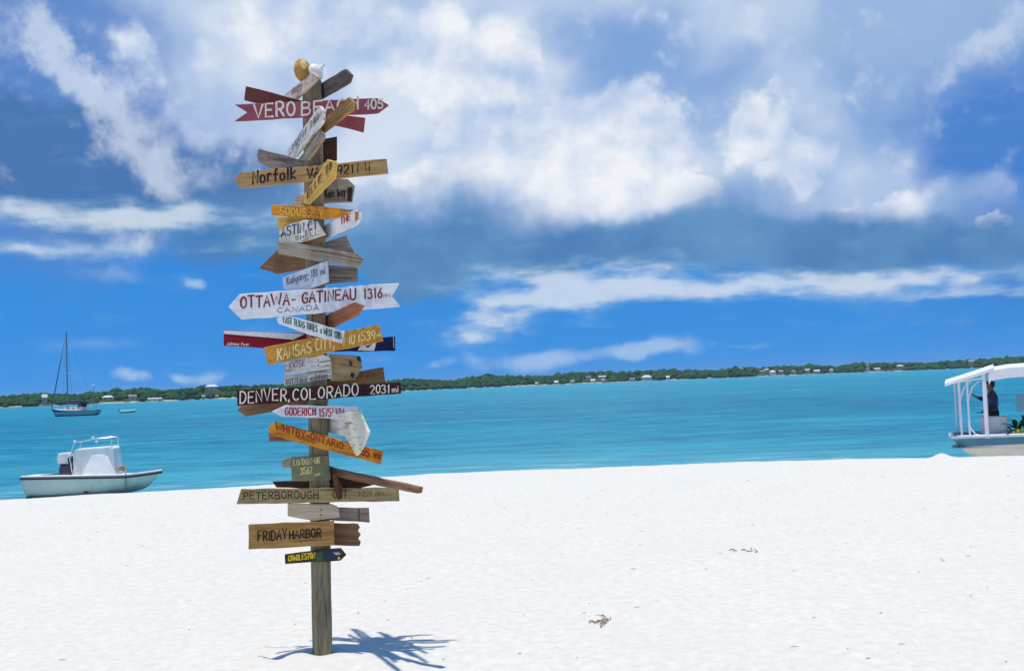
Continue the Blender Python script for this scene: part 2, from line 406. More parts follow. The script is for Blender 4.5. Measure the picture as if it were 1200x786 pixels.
# ------------------------------------------------------------------ sea
def build_sea():
    ring = np.array([0, 14, 20, 26, 34, 50, 80, 140, 260, 500, 900, 1600, 3000, 4700.])
    th = np.linspace(0, 2 * math.pi, 97)
    T, RR = np.meshgrid(th, ring)
    me = grid_mesh('sea_water', RR * np.cos(T), RR * np.sin(T), 0 * RR + WATER_Z)
    m, t = new_mat('turquoise_water'); tc = t.n('ShaderNodeTexCoord').outputs['Object']
    x, y, z = t.sep(tc)
    wob = t.noise(t.v('MULTIPLY', tc, (.012, .03, 0)), 1.0, 5, .6)['Fac']
    ln = t.m('LOGARITHM', t.m('MAXIMUM', t.v('LENGTH', tc), 5.0), 10.0)
    d = t.m('ADD', ln, t.m('MULTIPLY', t.m('SUBTRACT', wob, .5), .35))
    shallow, mid, deep, far = (.13, .46, .52), (.002, .225, .345), (.003, .145, .265), (.004, .32, .41)
    c = t.mix(t.ss(d, 1.52, 1.90), shallow, mid)
    c = t.mix(t.ss(d, 1.85, 2.05), c, deep)
    c = t.mix(t.ss(d, 2.12, 2.45), c, mid)
    c = t.mix(t.ss(d, 2.5, 2.9), c, far)
    patch = t.noise(t.v('MULTIPLY', tc, (.018, .05, 0)), 1.0, 5, .62, .4)['Fac']
    c = t.mix(t.ss(patch, .50, .66, 0, .55), c, (.003, .14, .28))
    pal = t.noise(t.v('MULTIPLY', tc, (.03, .09, 0)), 1.3, 5, .6)['Fac']
    c = t.mix(t.ss(pal, .52, .72, 0, .35), c, (.02, .40, .50))
    # wind streaks and chop at several sizes
    for (sx, sy, lo, hi, amt, dk, lt) in ((.012, .040, .40, .64, .50, (.002, .13, .27), (.02, .40, .50)), (.045, .16, .38, .64, .45, (.002, .14, .27), (.03, .43, .54)), (.16, .55, .38, .66, .42, (.002, .14, .26), (.07, .48, .58))):
        q = t.noise(t.v('MULTIPLY', tc, (sx, sy, 0)), 1.0, 5, .62, .3)['Fac']
        c = t.mix(t.ss(q, lo, .5, amt, 0), c, dk); c = t.mix(t.ss(q, .5, hi, 0, amt), c, lt)
    rip = t.noise(t.v('MULTIPLY', tc, (.35, 1.3, 0)), 1.0, 6, .65, .3)['Fac']
    c = t.mix(t.ss(rip, .40, .66, 0, .35), t.mix(.2, c, (.002, .12, .22)), (.08, .50, .60))
    fo = t.noise(t.v('MULTIPLY', tc, (.22, 1.1, 0)), 1.0, 6, .65, .5)['Fac']
    c = t.mix(t.m('MULTIPLY', t.ss(ln, 1.68, 1.56), t.ss(fo, .50, .64, 0, .75)), c, (.62, .72, .74))
    b1 = t.noise(t.v('MULTIPLY', tc, (1.3, 3.4, 0)), 1.0, 5, .6, .3)['Fac']
    finish(t, c, .35, t.m('ADD', b1, t.m('MULTIPLY', rip, 1.2)), .35, .8, 0, .04)
    tag(link('sea_water', me, m, mw=Matrix.Translation((0, 0, WATER_Z))), kind='structure')
    me.transform(Matrix.Translation((0, 0, -WATER_Z)))
build_sea()

# ------------------------------------------------------------------ far shore
SKYL = [(-60, 468), (0, 465), (50, 460.5), (90, 461), (112, 459), (150, 455.5), (170, 454), (195, 457), (215, 456), (240, 453), (275, 452.5),
        (380, 449), (470, 445.5), (485, 444), (530, 445.5), (570, 439.5), (600, 440), (640, 440.5), (680, 437), (740, 436), (790, 434), (835, 435),
        (870, 430.7), (890, 431.7), (950, 428.5), (980, 430), (1005, 426), (1050, 426), (1080, 426), (1130, 423), (1180, 419.6), (1260, 418)]
def pix_az(px):
    q = ray(px, 450); return math.atan2(q.x, q.y)
S_AZ = np.array([pix_az(p[0]) for p in SKYL])
def shore_d(az): return np.interp(az, [S_AZ[0], S_AZ[10], S_AZ[-8], S_AZ[-1]], [880, 980, 1700, 2000]) 
S_EL = np.array([math.tan(math.asin(ray(*p).z)) for p in SKYL])
def hill_h(az):
    """canopy skyline height above the sea along azimuth az"""
    return np.interp(az, S_AZ, S_EL) * (shore_d(az) + 90) + EYE - WATER_Z
def hill_surface(az, s):
    """ground height at s metres inland"""
    top = hill_h(az) * .73
    prof = np.interp(s, [0, 8, 20, 90, 160, 320], [0, .10, .3, 1, .85, -.2])
    d = shore_d(az)
    n = fbm(az * d / 34 + 5, s / 34 + 2, 4) - .47
    return WATER_Z - .3 + top * prof + n * top * .35 * np.clip(s / 40, 0, 1)
# px x, px y of the base, width px, height m, kind, label
HOUSES = [(52, 470, 6, 7, 'gable', 'narrow pale house on the far shore, leftmost of all'), (126, 467, 13, 4, 'hip', 'long low pale house right of the anchored sailboat'),
  (155, 466.5, 10, 4.5, 'gable', 'pale house under the highest left hill'), (181, 469.5, 15, 3.0, 'gable', 'long low waterside shed on the left far shore'),
  (248, 455.5, 15, 5.5, 'hip', 'white house with a big white roof on the ridge left of the signpost'),
  (238, 467, 4, 3.5, 'gable', 'tiny house below the ridge house, left of two by the water'), (254, 466.5, 4, 3.5, 'gable', 'tiny house below the ridge house, right of two by the water'), (629, 452, 4, 4, 'gable', 'small lone house, leftmost on the middle far shore'), (652, 450.5, 6, 5, 'gable', 'small house, second from left on the middle far shore'), (671, 450.5, 7, 5, 'hip', 'small hip-roofed house, third from left on the middle far shore'),
  (690, 443.5, 9, 5, 'hip', 'left one of two long pale houses high on the middle hillside'), (706, 443, 11, 5, 'gable', 'right one of two long pale houses high on the middle hillside'),
  (695, 450.5, 6, 5, 'gable', 'left one of two small waterside houses below the long hillside houses'), (707, 450, 7, 5, 'hip', 'right one of two small waterside houses below the long hillside houses'), (741, 448, 8, 5, 'gable', 'small house just left of the big white waterside house'), (758, 446.5, 13, 8, 'hip', 'big white house by the water right of the middle hill'),
  (783, 445.5, 5, 6, 'gable', 'small house just right of the big white waterside house'), (870, 433, 5, 5, 'hip', 'small house alone on the slope left of the right-hand village'), (894, 437, 7, 6, 'gable', 'low waterside house, leftmost of the right-hand village'), (899, 434.5, 8, 5, 'hip', 'house standing higher up above the left end of the right-hand village'), (906, 438, 9, 7, 'hip', 'tallest white house in the right-hand village on the far shore'),
  (916, 436.5, 6, 5, 'gable', 'small house just right of the tallest village house'), (931, 437, 7, 6, 'hip', 'second house right of the tallest village house'), (947, 435.5, 6, 6, 'gable', 'third house right of the tallest village house'), (958, 436, 8, 5, 'gable', 'fourth house right of the tallest village house'), (975, 437, 6, 8, 'hip', 'fifth and last house right of the tallest village house'), (1018, 433, 4, 13, 'gable', 'slim tall pale tower-like house on the right far shore'),
  (1029, 433.5, 8, 5, 'gable', 'low house just right of the slim tower-like house'), (1056, 430, 10, 5, 'hip', 'wide pale house on the dark hill left of the covered boat'), (1140, 425, 7, 6, 'gable', 'pale house on the ridge above the covered boat')]
def place_house(px, py):
    az = pix_az(px); best = None
    q = ray(px, py); tl = q.z / math.hypot(q.x, q.y)
    for s in np.linspace(6, 88, 120):
        z = float(hill_surface(np.array([az]), np.array([s]))[0]); d = float(shore_d(az)) + s
        err = abs((z + 1.2 - EYE) / d - tl)
        if best is None or err < best[0]: best = (err, s, z, d)
    return az, best[1], best[2], best[3]
SPOTS = [place_house(h[0], h[1]) for h in HOUSES]
def build_shore():
    a = np.linspace(S_AZ[0] - .25, S_AZ[-1] + .25, 700)
    s = np.array([-4, 0, 3, 8, 14, 22, 32, 45, 60, 75, 90, 110, 135, 160, 220, 320.])
    A, S = np.meshgrid(a, s); D = shore_d(A) + S + 14 * (fbm(A * 60, A * 0, 3) - .5)
    Z = hill_surface(A, np.maximum(S, 0)); Z[S < 0] = WATER_Z - 1
    m, t = new_mat('scrub_hillside'); tc = t.n('ShaderNodeTexCoord').outputs['Object']
    n = t.noise(tc, .08, 6, .65)['Fac']; z = t.sep(tc)[2]
    c = t.mix(t.ss(n, .35, .7), (.022, .050, .026), (.055, .088, .04))
    c = t.mix(t.ss(z, WATER_Z + 1.4, WATER_Z + .5), c, t.mix(t.ss(n, .42, .56), (.10, .10, .075), (.55, .52, .44)))
    finish(t, c, .95, n, 2, .5, 0, .1)
    tag(link('far_hills', grid_mesh('far_hills', D * np.sin(A), D * np.cos(A), Z), m), kind='structure')
    # the wood on it: thousands of ragged crowns, one mass at this distance
    bm = bmesh.new(); bmesh.ops.create_icosphere(bm, subdivisions=1, radius=1); bm.verts.ensure_lookup_table()
    bv = np.array([v.co[:] for v in bm.verts]); bf = np.array([[v.index for v in f.verts] for f in bm.faces]); bm.free()
    r = np.random.default_rng(3); N = 15000
    aa = r.uniform(S_AZ[0] - .1, S_AZ[-1] + .1, N); s0 = 5 + 150 * r.random(N) ** 1.25
    keep = fbm(aa * 90, s0 / 22, 3) + .25 * (s0 > 60) > .37
    for (haz, hs, hz, hd), hh_ in zip(SPOTS, HOUSES):              # nothing grows through or right in front of a house
        keep &= ~((np.abs(aa - haz) * hd < hh_[2] * hd / 1200 * .5 + 3.2) & (s0 < hs + 8) & (s0 > hs - 45))
    aa = aa[keep]; s0 = s0[keep]; N = len(aa)
    dd = shore_d(aa) + s0; zz = hill_surface(aa, s0); hh = hill_h(aa)
    rad = np.minimum(r.uniform(.06, .20, N) * hh * (1 + .35 * (dd > 1500)) * (.7 + .6 * r.random(N) ** 3), 5.5) + .6
    V = bv[None] * (1 + r.uniform(-.28, .28, (N, len(bv), 1))) * (rad[:, None, None] * np.array([1.25, 1.25, .95]))
    V = V + np.stack([dd * np.sin(aa), dd * np.cos(aa), zz + rad * .75], -1)[:, None]
    Fc = bf[None] + (np.arange(N) * len(bv))[:, None, None]
    me = bpy.data.meshes.new('far_wood'); me.vertices.add(N * len(bv)); me.vertices.foreach_set('co', V.astype(np.float32).ravel())
    q = Fc.reshape(-1, 3).astype(np.int32); me.loops.add(q.size); me.loops.foreach_set('vertex_index', q.ravel())
    me.polygons.add(len(q)); me.polygons.foreach_set('loop_start', np.arange(0, q.size, 3, dtype=np.int32)); me.update(calc_edges=True)
    m, t = new_mat('distant_foliage'); tc = t.n('ShaderNodeTexCoord').outputs['Object']
    n = t.noise(tc, .045, 5, .6)['Fac']; n2 = t.noise(tc, .4, 4, .6)['Fac']
    c = t.mix(t.ss(n, .35, .65), (.010, .062, .030), (.036, .112, .034))
    c = t.mix(t.ss(n2, .5, .75, 0, .5), c, (.075, .105, .045))
    finish(t, c, .95, n2, 1.5, .6, 0, .1)
    tag(link('far_wood', me, m), 'dark green wood covering the low hills across the bay', 'wood', kind='stuff')
build_shore()

# ------------------------------------------------------------------ hand lettering (stroke alphabet)
def arc(cx, cy, rx, ry, a0, a1, n=9):
    return [(cx + rx * math.cos(R(a0 + (a1 - a0) * i / (n - 1))), cy + ry * math.sin(R(a0 + (a1 - a0) * i / (n - 1)))) for i in range(n)]
O_ = arc(.5, .5, .46, .5, 90, 450, 15)
FONT = {
 'A': [[(0, 0), (.5, 1), (1, 0)], [(.2, .36), (.8, .36)]],
 'B': [[(.05, 0), (.05, 1)], [(.05, 1), (.5, 1)] + arc(.5, .77, .36, .23, 80, -80, 6) + [(.05, .54)], [(.3, .53), (.55, .53)] + arc(.55, .27, .4, .27, 80, -80, 6) + [(.05, 0)]],
 'C': [arc(.55, .5, .5, .5, 48, 312, 12)],
 'D': [[(.05, 0), (.05, 1)], [(.05, 1), (.35, 1)] + arc(.35, .5, .6, .5, 75, -75, 8) + [(.05, 0)]],
 'E': [[(.9, 1), (.08, 1), (.08, 0), (.92, 0)], [(.08, .52), (.72, .52)]],
 'F': [[(.9, 1), (.08, 1), (.08, 0)], [(.08, .52), (.72, .52)]],
 'G': [arc(.55, .5, .5, .5, 48, 330, 12) + [(.98, .45), (.6, .45)]],
 'H': [[(.06, 0), (.06, 1)], [(.94, 0), (.94, 1)], [(.06, .5), (.94, .5)]],
 'I': [[(.5, 0), (.5, 1)]], 'J': [[(.8, 1), (.8, .3)] + arc(.45, .3, .35, .3, -20, -170, 6)],
 'K': [[(.08, 0), (.08, 1)], [(.9, 1), (.1, .45)], [(.32, .58), (.95, 0)]],
 'L': [[(.08, 1), (.08, 0), (.92, 0)]],
 'M': [[(.0, 0), (.1, 1), (.5, .3), (.9, 1), (1, 0)]],
 'N': [[(.06, 0), (.06, 1), (.94, 0), (.94, 1)]],
 'O': [O_], 'P': [[(.08, 0), (.08, 1), (.5, 1)] + arc(.5, .74, .42, .26, 80, -80, 6) + [(.1, .48)]],
 'Q': [O_, [(.6, .3), (1, -.05)]],
 'R': [[(.08, 0), (.08, 1), (.5, 1)] + arc(.5, .74, .4, .26, 80, -80, 6) + [(.1, .48)], [(.45, .47), (.95, 0)]],
 'S': [arc(.5, .75, .42, .25, 30, 250, 8) + arc(.5, .25, .44, .26, 80, -150, 8)],
 'T': [[(0, 1), (1, 1)], [(.5, 1), (.5, 0)]],
 'U': [[(.06, 1), (.06, .32)] + arc(.5, .32, .44, .32, 190, 350, 8) + [(.94, 1)]],
 'V': [[(0, 1), (.5, 0), (1, 1)]], 'W': [[(0, 1), (.25, 0), (.5, .75), (.75, 0), (1, 1)]],
 'X': [[(0, 0), (1, 1)], [(0, 1), (1, 0)]], 'Y': [[(0, 1), (.5, .48), (1, 1)], [(.5, .48), (.5, 0)]],
 'Z': [[(.02, 1), (.95, 1), (.05, 0), (.98, 0)]],
 '0': [O_], '1': [[(.3, .8), (.55, 1), (.55, 0)]],
 '2': [arc(.5, .72, .42, .28, 160, -30, 8) + [(.05, 0), (.96, 0)]],
 '3': [arc(.45, .76, .42, .24, 150, -80, 8), arc(.45, .27, .48, .27, 80, -150, 8)],
 '4': [[(.72, 0), (.72, 1), (.02, .34), (.98, .34)]],
 '5': [[(.9, 1), (.18, 1), (.1, .56)] + arc(.45, .32, .46, .32, 110, -150, 9)],
 '6': [[(.75, 1), (.2, .5)] + arc(.5, .29, .42, .29, 150, -210, 12)],
 '7': [[(.03, 1), (.95, 1), (.35, 0)]], '8': [arc(.5, .76, .36, .24, 90, 450, 11), arc(.5, .27, .44, .27, 90, 450, 11)],
 '9': [arc(.5, .7, .42, .3, 0, 360, 11), [(.92, .7), (.7, 0)]],
 '-': [[(.1, .45), (.9, .45)]], '.': [[(.4, .0), (.55, .07)]], ',': [[(.6, .1), (.35, -.2)]], '<': [[(.95, 1.1), (.05, .5), (.95, -.1)]], "'": [[(.5, 1), (.4, .75)]],
 'a': [arc(.45, .3, .4, .3, 0, 360, 9), [(.86, .6), (.9, 0)]], 'o': [arc(.5, .3, .42, .31, 0, 360, 10)], 'b': [[(.1, 1), (.1, 0)], arc(.48, .3, .38, .3, 180, 540, 9)],
 'r': [[(.15, 0), (.15, .6)], [(.15, .35)] + arc(.55, .3, .4, .3, 130, 40, 5)], 'f': [[(.45, 0), (.45, .8)] + arc(.7, .8, .25, .2, 180, 50, 5), [(.1, .55), (.85, .55)]],
 'l': [[(.5, 1), (.5, 0)]], 'k': [[(.1, 1), (.1, 0)], [(.8, .62), (.12, .28), (.9, 0)]], 'i': [[(.5, .6), (.5, 0)], [(.48, .84), (.54, .9)]],
 'm': [[(.02, 0), (.02, .6), (.3, .55), (.5, 0)], [(.5, .3), (.65, .58), (.9, .5), (.98, 0)]], 'n': [[(.1, 0), (.1, .62)], [(.1, .35)] + arc(.5, .32, .38, .3, 130, 0, 6) + [(.88, 0)]],
 's': [arc(.5, .46, .34, .16, 30, 250, 6) + arc(.5, .16, .36, .17, 80, -150, 6)], 'y': [[(.1, .6), (.5, 0)], [(.9, .6), (.3, -.35)]], 'u': [[(.1, .6), (.15, .1), (.5, 0), (.85, .15), (.88, .6)], [(.88, .6), (.92, 0)]],
 'g': [arc(.45, .3, .38, .3, 0, 360, 9), [(.85, .6), (.85, -.2), (.5, -.38), (.15, -.25)]], 't': [[(.5, .9), (.5, .1), (.8, 0)], [(.15, .6), (.85, .6)]], 'e': [[(.1, .32), (.88, .32)] + arc(.48, .3, .4, .31, 10, 310, 9)],
 'w': [[(0, .6), (.25, 0), (.5, .5), (.75, 0), (1, .6)]], 'h': [[(.1, 1), (.1, 0)], [(.1, .35)] + arc(.5, .32, .38, .3, 130, 0, 6) + [(.88, 0)]], 'z': [[(.1, .6), (.9, .6), (.1, 0), (.9, 0)]],
}
WID = {'I': .25, 'i': .3, 'l': .3, '1': .55, ' ': .55, '.': .3, ',': .3, '-': .7, 'M': 1.25, 'W': 1.35, 'm': 1.1, 'r': .7, 'f': .7, "'": .3}

# ------------------------------------------------------------------ the signpost
P_BASE = ground(378, 767.0)
P_TOP = at(365.5, 97, P_BASE.y)
POST_YAW = R(24)
def axis_at(y_px):
    z = at(372, y_px, P_BASE.y).z
    return P_BASE.lerp(P_TOP, (z - P_BASE.z) / (P_TOP.z - P_BASE.z))
signpost = empty('signpost', P_BASE, 'tall weathered wooden post covered in dozens of hand-painted direction boards on the beach', 'signpost')
P_INV = Matrix.Translation(-P_BASE)

def build_post():
    s = .051; n = 26; vs = []; fs = []
    prof = [(-s, -s + .007), (-s + .007, -s), (s - .007, -s), (s, -s + .007), (s, s - .007), (s - .007, s), (-s + .007, s), (-s, s - .007)]
    cy, sy = math.cos(POST_YAW), math.sin(POST_YAW)
    lo = P_BASE - (P_TOP - P_BASE).normalized() * .55
    for i in range(n + 1):
        c = lo.lerp(P_TOP, i / n) - P_BASE
        for (a, b) in prof:
            j = 1 + random.uniform(-.025, .025)
            vs.append((c.x + (a * cy - b * sy) * j, c.y + (a * sy + b * cy) * j, c.z))
    for i in range(n):
        for k in range(8): fs.append((i * 8 + k, i * 8 + (k + 1) % 8, (i + 1) * 8 + (k + 1) % 8, (i + 1) * 8 + k))
    fs += [tuple(range(8))[::-1], tuple(n * 8 + k for k in range(8))]
    # grain runs along local X, so the mesh is stored lying down and stood up again
    rot = Matrix.Rotation(R(-90), 4, 'Y')
    me = mesh_from('post', [rot.inverted() @ Vector(v) for v in vs], fs)
    link('post', me, wood('post_timber', lin(150, 140, 112), lin(104, 94, 72), lin(122, 110, 84)), signpost, rot)
build_post()

PLANES = {'F': 1, 'L': 1, 'R': -1, 'B': -1}
nail_me = None
def board(label, side, dist, yaw, outline, mat, texts=(), thick=.02, rough_edge=.0026, patches=(), nails=True):
    """outline: photo pixels of the painted face; side F/L = nailed in front of the post, R/B = nailed behind it"""
    global nail_me
    ys = [p[1] for p in outline]; ax = axis_at(sum(ys) / len(ys))
    a = R(yaw); n = Vector((math.sin(a), -math.cos(a), 0))
    p0 = ax + n * (dist if side in 'FL' else -dist)
    pts = [hit(x, y, p0, n) for x, y in outline]
    # local frame: X along the longest edge direction, Z out of the face
    e = max(((pts[(i + 1) % len(pts)] - pts[i]) for i in range(len(pts))), key=lambda v: v.length).normalized()
    if e.dot(Vector((math.cos(a), math.sin(a), 0))) < 0: e = -e
    yv = n.cross(e).normalized(); c = sum(pts, Vector()) / len(pts)
    W = Matrix((e, yv, n)).transposed().to_4x4(); W.translation = c; Wi = W.inverted()
    loc = [Wi @ p for p in pts]
    poly = []
    for i, p in enumerate(loc):
        q = loc[(i + 1) % len(loc)]; L = (q - p).length; k = max(1, int(L / .07))
        for j in range(k):
            s = p.lerp(q, j / k)
            if j: s = s + Vector((random.uniform(-1, 1), random.uniform(-1, 1), 0)) * rough_edge
            poly.append((s.x, s.y))
    N = len(poly)
    ar = sum(poly[i][0] * poly[(i + 1) % N][1] - poly[(i + 1) % N][0] * poly[i][1] for i in range(N))
    if ar < 0: poly.reverse()
    bm = bmesh.new()
    f = bm.faces.new([bm.verts.new((x, y, 0)) for x, y in poly])
    ext = bmesh.ops.extrude_face_region(bm, geom=[f])
    bmesh.ops.translate(bm, vec=(0, 0, -thick), verts=[g for g in ext['geom'] if isinstance(g, bmesh.types.BMVert)])
    bmesh.ops.recalc_face_normals(bm, faces=bm.faces)
    bmesh.ops.bevel(bm, geom=[ed for ed in bm.edges if ed.calc_face_angle(0) > .35], offset=.0022, segments=1, affect='EDGES')
    me = bpy.data.meshes.new('sign_board'); bm.to_mesh(me); bm.free()
    o = link('sign_board', me, mat, signpost, P_INV @ W); o['label'] = label
    # lettering: brush strokes lying on the face
    lift = [.0012]
    bycol = {}
    words = []
    for (s, x0, y0, x1, y1, h, col, wpx) in texts:                 # one part per word
        adv = [WID.get(ch, .82) + .24 for ch in s]; tot = sum(adv) - .24; i = 0
        for wd in s.split(' '):
            a0 = sum(adv[:i]) / tot; a1 = (sum(adv[:i + len(wd)]) - .24) / tot; i += len(wd) + 1
            words.append((wd, x0 + (x1 - x0) * a0, y0 + (y1 - y0) * a0, x0 + (x1 - x0) * a1, y0 + (y1 - y0) * a1, h, col, wpx))
    for (s, x0, y0, x1, y1, h, col, wpx) in words:
        wpx *= .84
        vs, fs = bycol.setdefault((col, s, x0), ([], []))
        tot = sum(WID.get(ch, .82) + .24 for ch in s) - .24; u = 0
        for ch in s:
            cw = WID.get(ch, .82)
            wob = random.uniform(-.05, .05); hs = random.uniform(.93, 1.06); sl = random.uniform(-.05, .05)
            for st in FONT.get(ch, []):
                lift[0] += .00004; pl = []
                for (gx, gy) in st:
                    k = (u + (gx + sl * gy) * cw) / tot; v = (gy * hs + wob) * h
                    pl.append(Vector((x0 + (x1 - x0) * k, y0 + (y1 - y0) * k - v)))
                m = len(pl)
                for i, p in enumerate(pl):
                    d = (pl[min(i + 1, m - 1)] - pl[max(i - 1, 0)]); d = d.normalized() if d.length > 1e-6 else Vector((1, 0))
                    if i == 0: p = p - d * wpx * .35
                    if i == m - 1: p = p + d * wpx * .35
                    nn = Vector((-d.y, d.x)) * wpx * .5 * random.uniform(.85, 1.15)
                    for sgn in (1, -1):
                        g = p + nn * sgn; l3 = Wi @ hit(g.x, g.y, p0, n); l3.z = lift[0]; vs.append(l3)
                b = len(vs) - 2 * m
                fs += [(b + 2 * i, b + 2 * i + 1, b + 2 * i + 3, b + 2 * i + 2) for i in range(m - 1)]
            u += cw + .24
    for (col, _s, _x), (vs, fs) in bycol.items():
        me = bpy.data.meshes.new('lettering'); me.from_pydata([v[:] for v in vs], [], fs); me.update()
        link('lettering', me, letter_mat(col), o)
    for (nm, ol, col, zl) in patches:
        vs = []
        for (x, y) in ol:
            l3 = Wi @ hit(x, y, p0, n); l3.z = zl; vs.append(l3[:])
        me = bpy.data.meshes.new(nm); me.from_pydata(vs, [], [tuple(range(len(vs)))]); me.update()
        link(nm, me, letter_mat(col), o)
    if nails and side in 'FL':
        if nail_me is None:
            nail_me = MB().tube([(0, 0, -.004), (0, 0, .0025), (0, 0, .0035)], [.0045, .0045, .002], 8).build('nail', plain('rusty_nail', (.10, .06, .04), .7)).data
            bpy.data.objects.remove([q for q in bpy.data.objects if q.name == 'nail'][0])
        lo = Wi @ (axis_at(sum(ys) / len(ys)) + n * dist)
        yy = [q[1] for q in poly if abs(q[0] - lo.x) < .25] or [0]
        for dz in (.28, .72):
            nx = lo.x + random.uniform(-.02, .02)
            yc = min(yy) + (max(yy) - min(yy)) * dz
            if min(q[0] for q in poly) + .015 < nx < max(q[0] for q in poly) - .015:
                link('nail', nail_me, None, o, Matrix.Translation((nx, yc * .7, 0)))
    return o

L_ = lin
RED, CREAM, BLACK, WHITE = L_(140, 28, 42), L_(238, 226, 206), L_(28, 22, 20), L_(240, 240, 240)
w_mauve = wood('mauve_paint', L_(120, 88, 80), L_(80, 55, 50), paint=L_(156, 82, 94), pw=.08)
w_red2 = wood('faded_red_paint', L_(130, 90, 82), L_(90, 60, 55), paint=L_(166, 86, 94), pw=.15)
w_tan = wood('tan_plank', L_(190, 152, 102), L_(150, 116, 72), L_(165, 130, 84))
w_gold = wood('golden_plank', L_(178, 138, 82), L_(132, 98, 54), L_(150, 112, 62))
w_yel = wood('yellow_plank', L_(214, 170, 84), L_(170, 125, 55), L_(190, 140, 60), paint=L_(222, 180, 90), pw=.5)
w_orange = wood('orange_plank', L_(215, 135, 48), L_(170, 95, 30), L_(180, 105, 35), paint=L_(222, 146, 50), pw=.45)
w_grey = wood('grey_driftwood', L_(166, 152, 138), L_(112, 100, 92), L_(130, 118, 106))
w_gbeige = wood('silvered_plank', L_(176, 164, 146), L_(124, 112, 98), L_(148, 134, 116))
w_dgrey = wood('dark_grey_plank', L_(112, 100, 92), L_(70, 62, 58), L_(86, 76, 68))
w_dbrown = wood('dark_brown_plank', L_(96, 66, 50), L_(58, 40, 34), L_(76, 46, 40))
w_redbr = wood('red_brown_plank', L_(122, 76, 62), L_(74, 48, 44), paint=L_(118, 58, 58), pw=.6)
w_brown = wood('brown_plank', L_(150, 114, 82), L_(108, 80, 58), L_(126, 94, 68))
w_rust = wood('orange_brown_plank', L_(172, 110, 76), L_(136, 82, 56), L_(152, 92, 64))
w_white = wood('white_paint', L_(180, 170, 156), L_(130, 120, 110), paint=L_(232, 232, 234), pw=-.15)
w_bwhite = wood('bluish_white_paint', L_(180, 172, 160), L_(130, 122, 112), paint=L_(214, 222, 230), pw=.1)
w_wash = wood('whitewash', L_(188, 178, 160), L_(138, 128, 112), paint=L_(222, 218, 208), pw=.45)
w_cream = wood('cream_paint', L_(190, 176, 150), L_(140, 126, 104), paint=L_(232, 226, 206), pw=.3)
w_maroon = wood('maroon_brown_paint', L_(86, 54, 48), L_(46, 28, 28), paint=L_(62, 30, 34), pw=.15)
w_crim = wood('crimson_paint', L_(120, 70, 66), L_(90, 50, 48), paint=L_(132, 22, 44), pw=-.1)
w_navy = wood('navy_paint', L_(80, 76, 80), L_(50, 48, 52), paint=L_(26, 34, 84), pw=-.1)
w_kansas = wood('amber_paint', L_(190, 140, 70), L_(140, 96, 40), paint=L_(206, 146, 58), pw=.2)
w_olive = wood('olive_grey_paint', L_(128, 120, 92), L_(92, 86, 66), paint=L_(124, 122, 90), pw=.3)
w_khaki = wood('khaki_plank', L_(168, 150, 108), L_(124, 108, 74), L_(142, 126, 88))
w_pale = wood('pale_tan_plank', L_(196, 180, 154), L_(158, 140, 116), L_(172, 154, 130))
w_beige = wood('rough_beige_bark', L_(196, 172, 130), L_(140, 114, 78), L_(120, 92, 60))
w_pink = wood('pinkish_tan_plank', L_(206, 178, 156), L_(160, 130, 110), paint=L_(226, 200, 186), pw=.5)

